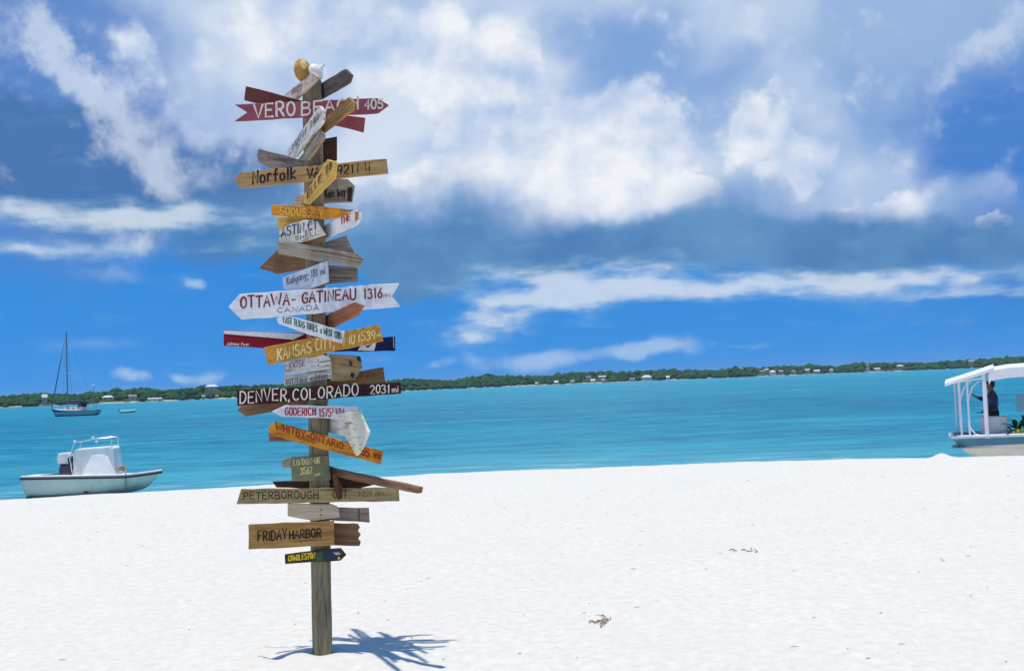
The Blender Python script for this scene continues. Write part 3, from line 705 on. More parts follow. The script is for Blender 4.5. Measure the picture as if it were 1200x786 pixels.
def all_boards():
    # ---- top of the post
    board('narrow pinkish tan board slanting up at the very top of the post', 'L', .07, -62, [(332, 112), (366, 85), (371, 90), (368, 96), (345, 118)], w_pink,
          [('BH', 342, 111, 354, 102, 5, L_(170, 100, 96), .8)])
    board('dark grey arrow board jutting up right from the post top', 'R', .055, -58, [(366, 104), (404, 81), (411, 88), (408, 97), (366, 122)], w_dgrey)
    board('dark red-brown board slanting down behind the mauve arrow board', 'B', .055, 6, [(288, 101), (350, 117), (384, 126), (384, 134), (340, 130), (286, 117)], w_redbr)
    board('mauve red swallow-tailed arrow board with cream letters VERO BEACH 405', 'F', .085, 4,
          [(275, 122.5), (442, 115), (455.6, 123.2), (443, 132.5), (275, 141.8), (290, 131.5)], w_mauve,
          [('VERO', 298, 138, 346, 135, 16, CREAM, 3.0), ('BEACH', 353, 135, 420, 128, 14, CREAM, 2.8), ('405', 427, 128.5, 449, 126.5, 11, CREAM, 2.4)])
    board('short faded red board end showing under the mauve arrow board', 'B', .06, 4, [(366, 134), (408, 135.5), (428, 138), (426, 155), (394, 147), (366, 143)], w_red2)
    board('golden brown board rising steeply across the mauve arrow board', 'R', .055, -64, [(364, 152), (377, 141), (408, 114), (414, 120), (411, 130), (378, 156), (366, 165)], w_gold)
    board('white board with faint grey letters slanting steeply up the post', 'L', .075, -66, [(336, 177), (374, 124), (378, 130), (377, 143), (345, 185), (336, 184)], w_wash,
          [('MANY 282', 343, 176, 374, 138, 7, L_(120, 120, 120), 1.1)], nails=False)
    board('grey-brown board slanting up just under the white slanting board', 'L', .062, -64, [(348, 188), (374, 154), (378, 157), (377, 164), (360, 188)], w_gbeige, nails=False)
    board('short dark brown board stub right of the post above the NORFOLK board', 'B', .06, 12, [(366, 166), (395, 160), (395, 188), (366, 193)], w_dbrown)
    board('grey bark-edged driftwood board pointing left above the NORFOLK board', 'B', .056, -8, [(303, 174), (350, 187), (380, 192), (380, 200), (318, 197.6), (303, 190), (301, 181)], w_grey,
          [('WARREN', 314, 186, 343, 193, 5, L_(96, 88, 88), 1.0)], rough_edge=.004)
    # ---- Norfolk to the grey planks
    board('long tan pointed board lettered Norfolk VA 921 Mi in black', 'F', .085, 3, [(274, 211.6), (281, 202), (453, 186), (455, 203), (283, 220.5)], w_tan,
          [('Norfolk', 296, 215, 347, 209, 14, BLACK, 2.6), ('VA', 360, 209, 375, 207.5, 11.5, BLACK, 2.4), ('921', 395, 204.5, 415, 202.5, 10, BLACK, 1.9), ('Mi', 419, 202, 434, 200.5, 10, BLACK, 1.6)])
    board('yellow board with dark letters slanting up across the NORFOLK board', 'L', .075, -66, [(350, 238), (383, 187), (392, 190), (390, 209), (360, 240)], w_yel,
          [('ELLE 78', 360, 233, 389, 196, 8, L_(90, 60, 20), 1.3)], nails=False)
    board('pale tan strip slanting up under the yellow slanting board', 'L', .06, -62, [(340, 240), (352, 226), (358, 228), (354, 241)], w_pale, nails=False)
    board('weathered grey-brown arrow board with dark letters right of the post', 'B', .056, 10, [(364, 206), (392, 209), (408, 210), (416, 218), (413, 237), (364, 239)], w_gbeige,
          [('Kais bay', 381, 232, 405, 229, 9, L_(50, 36, 30), 1.6)], patches=[('dark_end', [(407, 220), (413, 219), (412, 236), (407, 236)], L_(58, 36, 28), .001)])
    board('orange board with raised letters SODUS N.Y', 'F', .085, 2, [(318, 240), (378, 242), (419, 246.5), (416, 254), (378, 257), (318, 252)], w_orange,
          [('SODUS,N.Y', 328, 251.5, 379, 254.5, 9, L_(238, 190, 90), 1.7)])
    board('gold board end below the orange SODUS board', 'B', .07, -20, [(325, 254), (366, 254), (366, 262), (345, 268), (327, 277)], w_yel)
    board('cream painted board with blue letters under the orange board', 'F', .095, -8, [(327, 270), (340, 262), (358, 257.5), (371, 258), (381, 275), (352, 284), (327, 283)], w_cream,
          [('ASTIN,CT', 330, 278, 372, 268, 10.5, L_(60, 80, 130), 1.8), ('SHELL', 346, 282, 374, 275, 4.5, L_(70, 90, 130), 1.0)], rough_edge=.003)
    board('white box-ended board with red letters angled to the right', 'R', .055, -56, [(366, 271), (416, 246), (421, 248), (420, 258), (416, 263.5), (366, 286)], w_white,
          [('THE', 399, 263.5, 411, 257.5, 8, L_(190, 50, 50), 1.5)], patches=[('bare_end', [(416.2, 247.2), (420.6, 248.8), (419.6, 257.6), (416.2, 259.4)], L_(190, 120, 60), .001)])
    board('brown stick nailed across the post below the cream board', 'F', .066, -10, [(348, 284), (380, 277), (381, 282), (352, 290)], w_brown, nails=False)
    board('grey board standing up right behind the long silvered plank', 'B', .056, 8, [(364, 288), (380, 284), (406, 276), (417, 300), (364, 302)], w_grey)
    board('long silvered plank slanting down to the right', 'F', .088, 3, [(325, 283), (350, 285.5), (418, 297.5), (426, 304), (420, 313.5), (386, 308), (326, 297.5)], w_gbeige, rough_edge=.003)
    board('brown arrow board pointing left under the silvered plank', 'B', .06, -14, [(303, 314), (326, 292), (384, 300), (384, 312), (356, 315), (324, 321)], w_brown)
    board('rough grey board end right of the post under the silvered plank', 'B', .066, 8, [(366, 311), (419, 313), (420, 330), (404, 331), (366, 334)], w_grey, rough_edge=.005)
    board('bluish white board with grey script above the OTTAWA board', 'F', .075, -16, [(331, 325), (383, 305.5), (384, 330), (362, 339), (332, 339)], w_bwhite,
          [('Kuligany, 181 mi', 336, 333.5, 381, 321, 9, L_(110, 120, 136), 1.2)])
    # ---- Ottawa and Kansas
    board('long white arrow board lettered OTTAWA - GATINEAU 1316 in dark red', 'F', .105, 2, [(267.6, 359.5), (281, 344.5), (468, 331.6), (459, 347), (469, 359), (283, 374.3)], w_white,
          [('OTTAWA', 282, 361, 339, 356.5, 12.5, RED, 2.4), ('-', 342, 356.5, 346.5, 356, 12, RED, 2.0), ('GATINEAU', 354, 355, 417, 350.5, 12.5, RED, 2.4), ('1316', 426, 350.5, 448, 348.5, 11.5, RED, 2.0), ('NM', 449.5, 348.5, 457, 348, 3.6, RED, 1.0),
           ('CANADA', 325, 366.5, 374, 363, 5.4, L_(120, 130, 150), 1.1)])
    board('orange-brown arrow board pointing up right below the OTTAWA board', 'R', .055, -58, [(372, 374), (415, 354), (424, 358), (417, 370), (372, 391)], w_rust)
    board('slim white board with green letters EAST TEXAS slanting down right', 'F', .128, 4, [(324, 373.5), (330, 369), (350, 373), (404, 388), (401, 402.5), (362, 392), (326, 379)], w_white,
          [('EAST TEXAS TONES', 332, 377.5, 372, 389, 7.4, L_(40, 110, 80), 1.3), ('vs WEST 1285', 373, 389.5, 400, 397.5, 7.4, L_(40, 110, 80), 1.3)])
    board('crimson board with a white upper edge pointing left behind the KANSAS board', 'B', .06, 3, [(262, 386.5), (384, 392), (384, 404), (310, 408), (262, 405)], w_crim,
          [('Johnny Pear', 266, 404, 292, 405, 3.2, CREAM, .8)], patches=[('white_band', [(262.3, 387.2), (357, 391.2), (344, 398), (262.3, 391)], L_(226, 226, 228), .0012)])
    board('navy board with a white triangle and white figures right of the post', 'B', .07, 2, [(366, 404), (404, 403), (439, 396), (463, 394), (463, 411), (366, 412)], w_navy,
          [('2060', 461.5, 408, 461, 396, 4.4, WHITE, .9)], patches=[('white_triangle', [(419, 410.5), (424, 403), (432, 401), (441, 401.5), (438.5, 411)], WHITE, .0012), ('navy_chevron', [(427, 403.5), (431, 408), (437, 402), (431, 405)], L_(26, 34, 84), .0018)])
    board('amber board lettered KANSAS CITY MO 1539 in pale yellow', 'F', .105, 0, [(309, 407), (444, 380), (449, 399.5), (314, 427.5)], w_kansas,
          [('<', 312, 421, 320, 419.5, 9.5, L_(226, 186, 110), 1.4), ('KANSAS', 325, 421.5, 365, 413, 13, L_(246, 222, 150), 2.2), ('CITY,', 370, 411.5, 392, 406.5, 13, L_(246, 222, 150), 2.0), ('MO', 403, 404.5, 416, 401.5, 11, L_(246, 222, 150), 1.9), ('1539', 419, 401, 440, 396.5, 10.5, L_(246, 222, 150), 1.9), ('mi', 441.5, 394.5, 446, 393.5, 5, L_(246, 222, 150), 1)])
    # ---- white blocks, Denver
    board('upper whitewashed board with faint purple letters over the DENVER board', 'F', .085, 4, [(332, 425), (378, 415), (387, 419), (388.5, 432), (334, 440)], w_wash,
          [('MOOSE', 333.5, 432, 358, 428, 6.5, L_(140, 100, 120), 1.3)])
    board('lower whitewashed board with grey letters touching the DENVER board', 'F', .083, 4, [(333, 440.8), (388.5, 433), (389, 443), (333, 452)], w_wash,
          [('KOTZEBUE', 335, 450.5, 361, 447.5, 5.5, L_(110, 104, 110), 1.1), ('KOTAK', 364, 446.5, 384, 443.5, 5, L_(110, 104, 110), 1.1)])
    board('rough beige bark-faced board with dark chips right of the whitewashed boards', 'F', .07, 22, [(387, 415), (420, 417), (425, 430), (416, 445), (387, 446)], w_beige, rough_edge=.006, nails=False,
          patches=[('chip', [(417, 418), (422, 417), (424, 425), (419, 422)], L_(50, 38, 36), .0012), ('chip', [(412, 436), (416, 438), (414, 443), (410, 440)], L_(50, 38, 36), .0012), ('chip', [(409, 421), (413, 424), (412, 430), (409, 427)], L_(70, 56, 48), .0012)])
    board('brown board end angled up just above the right of the DENVER board', 'B', .06, 4, [(366, 446), (426, 434), (449, 430), (451.5, 449), (366, 456)], w_brown,
          [('MI', 431, 443, 439, 441.5, 5, L_(90, 60, 40), 1)])
    board('long dark maroon board lettered DENVER,COLORADO 2031 in cream', 'F', .112, 3, [(277.5, 456.5), (469, 447.8), (470, 461), (278, 475.5)], w_maroon,
          [('DENVER', 281, 472.5, 336, 468.5, 14, CREAM, 1.9), (',', 337.5, 469, 340, 468.8, 8, CREAM, 2.2), ('COLORADO', 343, 469, 420, 463, 13, CREAM, 1.9), ('2031', 434, 461.5, 457, 460, 10, CREAM, 1.8), ('mi', 459.5, 459.5, 467, 459, 7, CREAM, 1.2)])
    board('brown pointed board end showing under the left of the DENVER board', 'B', .066, -4, [(278, 480.5), (283, 475), (340, 468), (384, 464), (384, 472), (327, 481), (288, 488)], w_brown)
    board('thin white board lettered GODERICH 1575 in red', 'F', .085, 2, [(318.5, 482), (334, 474.5), (419, 475.5), (420, 484), (396, 491), (330, 488)], w_white,
          [('GODERICH', 334, 486, 370, 486.5, 8.5, L_(190, 40, 50), 1.7), ('1575', 374, 488, 388, 488, 9, L_(190, 40, 50), 1.6), ('MNM', 389.5, 484, 403, 484.5, 7, L_(190, 40, 50), 1.3)], rough_edge=.003)
    board('cream white angular board hanging down right below the GODERICH board', 'R', .055, -50, [(372, 488), (420, 481), (431, 506), (424, 524), (417, 534), (404, 511), (372, 504)], w_cream, rough_edge=.003)
    board('orange-yellow board lettered WHITBY-ONTARIO in red slanting down right', 'F', .09, -4, [(314, 500), (323, 494), (449, 529), (446, 544), (336, 515), (317, 508)], w_orange,
          [('WHITBY-ONTARIO', 323, 503, 402, 526, 8, L_(150, 52, 30), 1.7), ('55 mi', 424, 532.5, 446, 538, 8.5, L_(140, 36, 30), 1.7)])
    board('brown board end under the left tip of the WHITBY board', 'B', .06, -2, [(315, 507), (384, 503), (384, 514), (344, 517), (315, 517)], w_brown)
    # ---- lower boards
    board('square olive grey board with pale letters LONDON-UK', 'F', .08, 2, [(341, 535.5), (385, 533.5), (387.5, 562), (342, 563.5)], w_olive,
          [('LONDON-UK', 344, 545, 375, 542.5, 6.8, L_(206, 200, 130), 1.3), ('3567', 352, 555.5, 366, 554.5, 8, L_(206, 200, 130), 1.5), ('nm', 369, 557, 375, 556.5, 4, L_(206, 200, 130), .9)])
    board('small pale board end poking out left of the LONDON-UK board', 'B', .06, -16, [(330, 540), (337, 537), (376, 541), (376, 549), (331, 547.5)], w_pale)
    board('dark brown board slanting down right behind the long tan plank', 'B', .058, -6, [(364, 540), (389, 547), (423, 559), (446, 566), (421, 572), (364, 572)], w_dbrown)
    board('long tan plank slanting down right toward the sand side', 'R', .052, -42, [(372, 545), (425, 556.5), (491, 571), (489.5, 578), (424, 565), (372, 553)], w_brown, thick=.035)
    board('dark thin board showing left above the PETERBOROUGH board', 'B', .062, 2, [(319, 564), (384, 563), (384, 573), (324, 571)], w_dbrown)
    board('long khaki board with routed letters PETERBOROUGH ONT.', 'F', .088, 2, [(282.5, 572.8), (467, 571), (468, 587), (277, 590.5)], w_khaki,
          [('PETERBOROUGH', 285, 585, 373, 583.5, 8.5, L_(60, 48, 30), 1.5), ('ONT.', 390, 583, 410, 582.8, 8.2, L_(60, 48, 30), 1.5), ('1221', 420, 582, 436, 581.5, 6.5, L_(110, 94, 64), 1.1), ('NM', 440, 581.5, 450, 581.2, 5, L_(110, 94, 64), 1.0)])
    board('dark brown stub leaning across the PETERBOROUGH board beside the post', 'F', .112, -8, [(389, 556), (392.5, 556), (400, 572), (400.5, 584), (396, 586), (391.5, 574)], w_dbrown, nails=False)
    board('blank pale tan board above the FRIDAY HARBOR board', 'F', .085, 3, [(337, 589.8), (388, 590.5), (396, 594), (398, 606), (367, 610), (337, 604.5)], w_pale)
    board('grey board end right of the blank pale board', 'B', .056, 2, [(366, 594), (432, 595), (433, 612), (366, 608)], w_grey,
          patches=[('dark_stripe', [(419.5, 595.4), (421.5, 595.4), (422, 611), (420, 611)], L_(96, 90, 90), .0012)])
    board('wide golden brown board lettered FRIDAY HARBOR in black', 'F', .09, 1, [(291, 614.5), (391, 610), (391.5, 638.5), (291, 643.5)], w_gold,
          [('FRIDAY', 302, 633.5, 336, 631, 11, BLACK, 2.0), ('HARBOR', 339, 631.5, 376, 628.5, 9.5, BLACK, 2.0)])
    board('brown board with a jagged right end beside the FRIDAY HARBOR board', 'B', .056, 2, [(366, 612), (419, 613.5), (421.5, 618), (419, 622), (422.5, 626), (419.5, 631), (422.5, 635), (421, 639.5), (366, 639)], w_brown, rough_edge=.004)
    board('small dark board with yellow letters at the bottom of the post', 'F', .083, 1, [(333.5, 649.5), (399, 642), (405.5, 650), (399, 656.5), (334, 660.5)], w_dbrown,
          [('CHARLESTON', 338, 657, 369, 653.5, 6.5, L_(236, 208, 40), 1.5), ('ed', 396, 655, 402, 654, 4, L_(236, 208, 40), 1.2)],
          patches=[('green_patch', [(370, 647), (379, 646), (379, 656.5), (370, 657.5)], L_(50, 92, 66), .0010), ('navy_patch', [(377, 648), (385, 645), (396, 644.5), (400, 650), (394, 655), (382, 656)], L_(40, 48, 84), .0016), ('white_fleck', [(390, 647), (397, 646.5), (400, 649), (394, 650)], L_(170, 176, 190), .0022)])
all_boards()

# coconut husk and conch shell on top of the post
def top_finds():
    c = at(354.5, 83, P_BASE.y + .02); px = 6.3 / FPX
    mb = MB(); n = 14; k = 10
    vs = []; fs = []
    for i in range(k + 1):
        th = math.pi * i / k
        for j in range(n):
            ph = 2 * math.pi * j / n; rr = 1 + .05 * math.cos(3 * ph) + random.uniform(-.03, .03)
            vs.append((.054 * math.sin(th) * math.cos(ph) * rr, .056 * math.sin(th) * math.sin(ph) * rr, .074 * math.cos(th)))
    for i in range(k):
        for j in range(n): fs.append((i * n + j, i * n + (j + 1) % n, (i + 1) * n + (j + 1) % n, (i + 1) * n + j))
    root = empty('coconut', P_TOP + Vector((c.x - P_TOP.x, c.y - P_TOP.y, 0)), 'golden brown coconut husk perched on top of the signpost', 'coconut')
    off = c - root.location
    h = MB().add(vs, fs).build('husk', wood('coconut_fibre', L_(206, 166, 96), L_(150, 110, 56), L_(170, 124, 66)), root, True, mw=Matrix.Translation(off) @ Matrix.Rotation(R(-8), 4, 'Y'))
    MB().ball((.02, -.05, .02), (.02, .012, .03), 10, 6).build('husk_highlight', plain('highlight_husk', L_(226, 196, 130), .9), h, True)  # pale lump standing in for the highlight on the husk
    # conch: spiral whorls with spikes and an open lip
    c2 = at(372.5, 82, P_BASE.y - .01)
    r2 = empty('conch_shell', Vector((c2.x, c2.y, P_TOP.z)), 'white conch shell with a dark opening on top of the signpost', 'shell'); o2 = c2 - r2.location
    vs = []; fs = []; seg = 12; st = 46
    for i in range(st):
        t = i / (st - 1); an = t * 2 * math.pi * 3.1; rr = .008 + .036 * t ** 1.3
        cen = Vector((math.cos(an) * .022 * t, math.sin(an) * .022 * t, .045 - .075 * t ** .8))
        rad = Vector((math.cos(an), math.sin(an), 0)); spike = 1 + .30 * max(0, math.cos(an * 3.5)) ** 6 * t
        for j in range(seg):
            b = 2 * math.pi * j / seg
            vs.append(cen + (rad * math.cos(b) * spike + Vector((0, 0, math.sin(b)))) * rr)
    for i in range(st - 1):
        for j in range(seg): fs.append((i * seg + j, i * seg + (j + 1) % seg, (i + 1) * seg + (j + 1) % seg, (i + 1) * seg + j))
    sh = MB().add(vs, fs).build('whorl', plain('bleached_shell', L_(236, 232, 224), .55, .08, 30), r2, True, mw=Matrix.Translation(o2) @ Matrix.Rotation(R(55), 4, 'Y') @ Matrix.Rotation(R(40), 4, 'Z'))
    lip = [(.02 * math.cos(a) * .55, -.034, .026 * math.sin(a) - .006) for a in [2 * math.pi * k / 12 for k in range(12)]]
    vs = [(0, -.03, -.006)] + lip
    MB().add(vs, [(0, 1 + k, 1 + (k + 1) % 12) for k in range(12)]).build('opening', plain('shell_mouth', L_(120, 62, 52), .5), r2, mw=Matrix.Translation(o2))
top_finds()

# ------------------------------------------------------------------ houses across the bay
def build_houses():
    wall_cols = [(.58, .56, .52), (.50, .44, .36), (.46, .50, .52), (.56, .50, .44)]
    roof_cols = [(.66, .65, .63), (.32, .31, .30), (.26, .16, .13), (.46, .47, .48)]
    for i, ((px, py, wpx, hm, kind, label), (az, s, z, d)) in enumerate(zip(HOUSES, SPOTS)):
        W = wpx * d / 1200 * (.95 if wpx > 12 else .8); Dp = min(W * .8, 9); h = hm * .62
        root = empty('house', (d * math.sin(az), d * math.cos(az), z - .6), label or 'tiny pale house among the trees across the bay', 'house', 'houses across the bay', rz=-az)
        big = kind == 'hip' and wpx > 12
        wm = plain('house_wall_%d' % (i % 4), wall_cols[i % 4], .8, .06, .4)
        rm = plain('house_roof_%d' % (0 if big else i % 4), roof_cols[0 if big else i % 4], .7, .1, .5)
        MB().box((0, 0, (h + .6) / 2), (W, Dp, h + .6)).build('wall', wm, root)
        hw, hd_, b, t = W / 2 + .35, Dp / 2 + .35, h + .6, h + .6 + hm * .38
        if kind == 'hip':
            k = min(hw * .6, hd_)
            MB().add([(-hw, -hd_, b), (hw, -hd_, b), (hw, hd_, b), (-hw, hd_, b), (-hw + k, 0, t), (hw - k, 0, t)], [(0, 1, 5, 4), (1, 2, 5), (2, 3, 4, 5), (3, 0, 4), (0, 3, 2, 1)]).build('roof', rm, root)
        else:
            MB().add([(-hw, -hd_, b), (hw, -hd_, b), (hw, hd_, b), (-hw, hd_, b), (-hw, 0, t), (hw, 0, t)], [(0, 1, 5, 4), (1, 2, 5), (2, 3, 4, 5), (3, 0, 4), (0, 3, 2, 1)]).build('roof', rm, root)
        n = max(1, int(W / 3.4))
        for k in range(n):
            MB().box(((k + .5) / n * W - W / 2, -Dp / 2 - .02, .6 + h * .55), (1.1, .08, 1.1)).build('window', plain('dark_window', (.05, .06, .07), .2), root)
build_houses()

# ------------------------------------------------------------------ boats
white_gel = plain('white_gelcoat', (.80, .79, .75), .45, .05, 2, dirt=(.64, .61, .54))
hull_gel = plain('stained_white_hull', (.84, .79, .66), .7, .06, 1.4, spec=.2, dirt=(.62, .55, .40))
black_rub = plain('black_rubber', (.03, .03, .032), .6)
steel = plain('stainless_tube', (.70, .72, .74), .25, .05, 5, metal=.7)
dark_pl = plain('dark_navy_plastic', (.03, .035, .07), .45)
rope_m = plain('tan_rope', (.42, .33, .20), .95, .3, 40)
alu = plain('mast_alloy', (.20, .24, .30), .4, .1, 3, metal=.3)

def hull(st):
    """st: stations of (x_sheer, halfbeam, z_sheer, x_chine, chine_halfbeam, z_chine, x_keel, z_keel), stern to bow"""
    vs = []; fs = []; n = len(st); m = 7
    for (xs, hb, zs, xc, cb, zc, xk, zk) in st:
        mx, mb, mz = (xs * .55 + xc * .45), (hb * .6 + cb * .4) + .03 * hb, zs * .5 + zc * .5
        vs += [(xs, hb, zs), (mx, mb, mz), (xc, cb, zc), (xk, 0, zk), (xc, -cb, zc), (mx, -mb, mz), (xs, -hb, zs)]
    for i in range(n - 1):
        for k in range(m - 1): fs.append((i * m + k, i * m + k + 1, (i + 1) * m + k + 1, (i + 1) * m + k))
    fs.append(tuple(range(m)))
    fs.append(tuple((n - 1) * m + k for k in range(m))[::-1])
    return vs, fs
def deck(st, dz=-.01, inset=.0):
    n = len(st); vs = []; fs = []
    for s in st: vs += [(s[0], s[1] - inset if s[1] > inset else 0.001, s[2] + dz), (s[0], 0, s[2] + dz + .03 * s[1]), (s[0], -(s[1] - inset if s[1] > inset else .001), s[2] + dz)]
    for i in range(n - 1):
        for k in (0, 1): fs.append((i * 3 + k, i * 3 + k + 1, i * 3 + k + 4, i * 3 + k + 3))
    return vs, fs
def smooth_st(st, k=4):
    a = np.array(st, float); t = np.arange(len(a)); tt = np.linspace(0, len(a) - 1, (len(a) - 1) * k + 1)
    out = []
    for c in range(a.shape[1]):
        # Catmull-Rom
        p = a[:, c]; res = []
        for q in tt:
            i = min(int(q), len(a) - 2); f = q - i
            p0, p1, p2, p3 = p[max(i - 1, 0)], p[i], p[i + 1], p[min(i + 2, len(a) - 1)]
            res.append(.5 * (2 * p1 + (p2 - p0) * f + (2 * p0 - 5 * p1 + 4 * p2 - p3) * f * f + (3 * p1 - p0 - 3 * p2 + p3) * f ** 3))
        out.append(res)
    return [tuple(r) for r in np.array(out).T]

def motorboat():
    Y = 36.; p = at(112.5, 581, Y); az = math.atan2(p.x, p.y)
    root = empty('motorboat', (p.x, p.y, p.z), 'small white open motorboat with black rub rail lying at the water edge', 'boat', rz=-az * .35)
    root.scale = (1.0, 1, 1.06)
    L = 4.45; o = -L / 2
    st = smooth_st([(o + 0, .78, .73, o + .06, .66, .22, o + .1, .02), (o + 1.2, .86, .70, o + 1.2, .72, .20, o + 1.2, 0), (o + 2.5, .86, .66, o + 2.5, .66, .22, o + 2.5, 0), (o + 3.4, .66, .625, o + 3.3, .42, .30, o + 3.2, .04), (o + 4.1, .28, .655, o + 3.9, .14, .42, o + 3.75, .14), (o + 4.45, .02, .68, o + 4.2, .012, .5, o + 4.0, .24)])
    vs, fs = hull(st); MB().add(vs, fs).build('hull', hull_gel, root, True)
    vs, fs = deck(st, .035, .05); MB().add(vs, fs).build('deck', white_gel, root, True)
    rub = MB()
    rub.tube([(s[0], -s[1] - .012, s[2]) for s in st] + [(s[0], s[1] + .012, s[2]) for s in reversed(st)] + [(st[0][0] - .01, 0, st[0][2]), (st[0][0], -st[0][1] - .012, st[0][2])], .036, 8)
    rub.build('rub_rail', black_rub, root, True)
    toe = MB().tube([(s[0], -s[1] + .05, s[2] + .06) for s in st], .04, 8); toe.build('gunwale', white_gel, root, True)
    # console / cuddy
    c = MB().prism([(o + 1.62, .70), (o + 3.03, .70), (o + 2.96, 1.56), (o + 2.84, 1.62), (o + 1.70, 1.58), (o + 1.62, 1.42)], -.50, .50); con = c.build('console', white_gel, root, True, .03)
    con.data.shade_flat()
    ss_ = [(o + 1.96, -.80, .71), (o + 3.06, -.74, .71), (o + 2.80, -.54, 1.26), (o + 2.66, -.52, 1.38), (o + 2.24, -.52, 1.38)]
    MB().add(ss_ + [(q[0], -.45, q[2]) for q in ss_], [(0, 1, 2, 3, 4), (9, 8, 7, 6, 5)] + [(i, (i + 1) % 5, 5 + (i + 1) % 5, 5 + i) for i in range(5)]).build('spray_screen', white_gel, con, False, .015)
    MB().box((o + 1.58, 0, 1.12), (.10, .55, .42)).build('dash_panel', dark_pl, con)
    MB().tube([(o + 1.50, -.42, .95), (o + 1.44, -.42, 1.28), (o + 1.52, -.42, 1.36)], .03, 8).build('helm_wheel', dark_pl, con)
    seat = MB().box((o + 1.30, .1, .86), (.42, .8, .34)); seat.build('seat', dark_pl, root, False, .03)
    for yy in (-.46, .46):
        MB().tube([(o + 1.60, yy, .72), (o + 1.50, yy, 1.30), (o + 1.66, yy, 1.80), (o + 2.3, yy, 1.90), (o + 2.84, yy, 1.90), (o + 2.90, yy, 1.86), (o + 2.90, yy, 1.55)], .02, 8).build('grab_rail', steel, root, True)
    MB().tube([(o + 1.68, -.46, 1.80), (o + 1.68, .46, 1.80)], .02, 8).build('cross_bar', steel, root)
    for (lx, lz, r) in ((1.68, 1.83, .05), (2.28, 1.93, .05), (2.40, 1.80, .045)):
        MB().ball((o + lx, -.46, lz), r).build('lamp', white_gel, root, True)
    # outboard motor
    eng = MB().prism([(o + 1.02, 1.12), (o + 1.42, 1.10), (o + 1.46, 1.36), (o + 1.38, 1.48), (o + 1.04, 1.46), (o + .99, 1.30)], -.2, .2).build('outboard_cowl', white_gel, root, False, .04)
    MB().prism([(o + 1.08, 1.12), (o + 1.34, 1.12), (o + 1.26, .62), (o + 1.08, .62)], -.10, .10).build('outboard_leg', dark_pl, root)
    MB().tube([(o + .5, -.3, .75), (o + 1.5, -.3, .78)], .05, 8).build('fuel_hose', dark_pl, root)
    # rope heap and mooring line
    heap = MB()
    for k in range(5): heap.tube([(o + 3.22 + .16 * math.cos(a) * (1 - k * .1), -.42 + .11 * math.sin(a), .84 + .028 * k + .02 * math.sin(3 * a)) for a in np.linspace(0, 6.4, 14)], .022, 6)
    heap.build('rope_coil', rope_m, root, True)
    MB().tube([(o + 3.36, -.55, .86), (o + 3.40, -.71, .74), (o + 3.38, -.60, .45), (o + 3.36, -.46, .14)], .018, 6).build('mooring_line', rope_m, root, True)
    MB().ball((o + 2.08, -.70, .20), (.085, .03, .06)).build('scupper', plain('rust_stain', (.13, .07, .045), .8), root, True)
    MB().tube([(o + .12, -.60, .10), (o + .3, -.64, .08)], .06, 8).build('drain_fitting', black_rub, root)
motorboat()

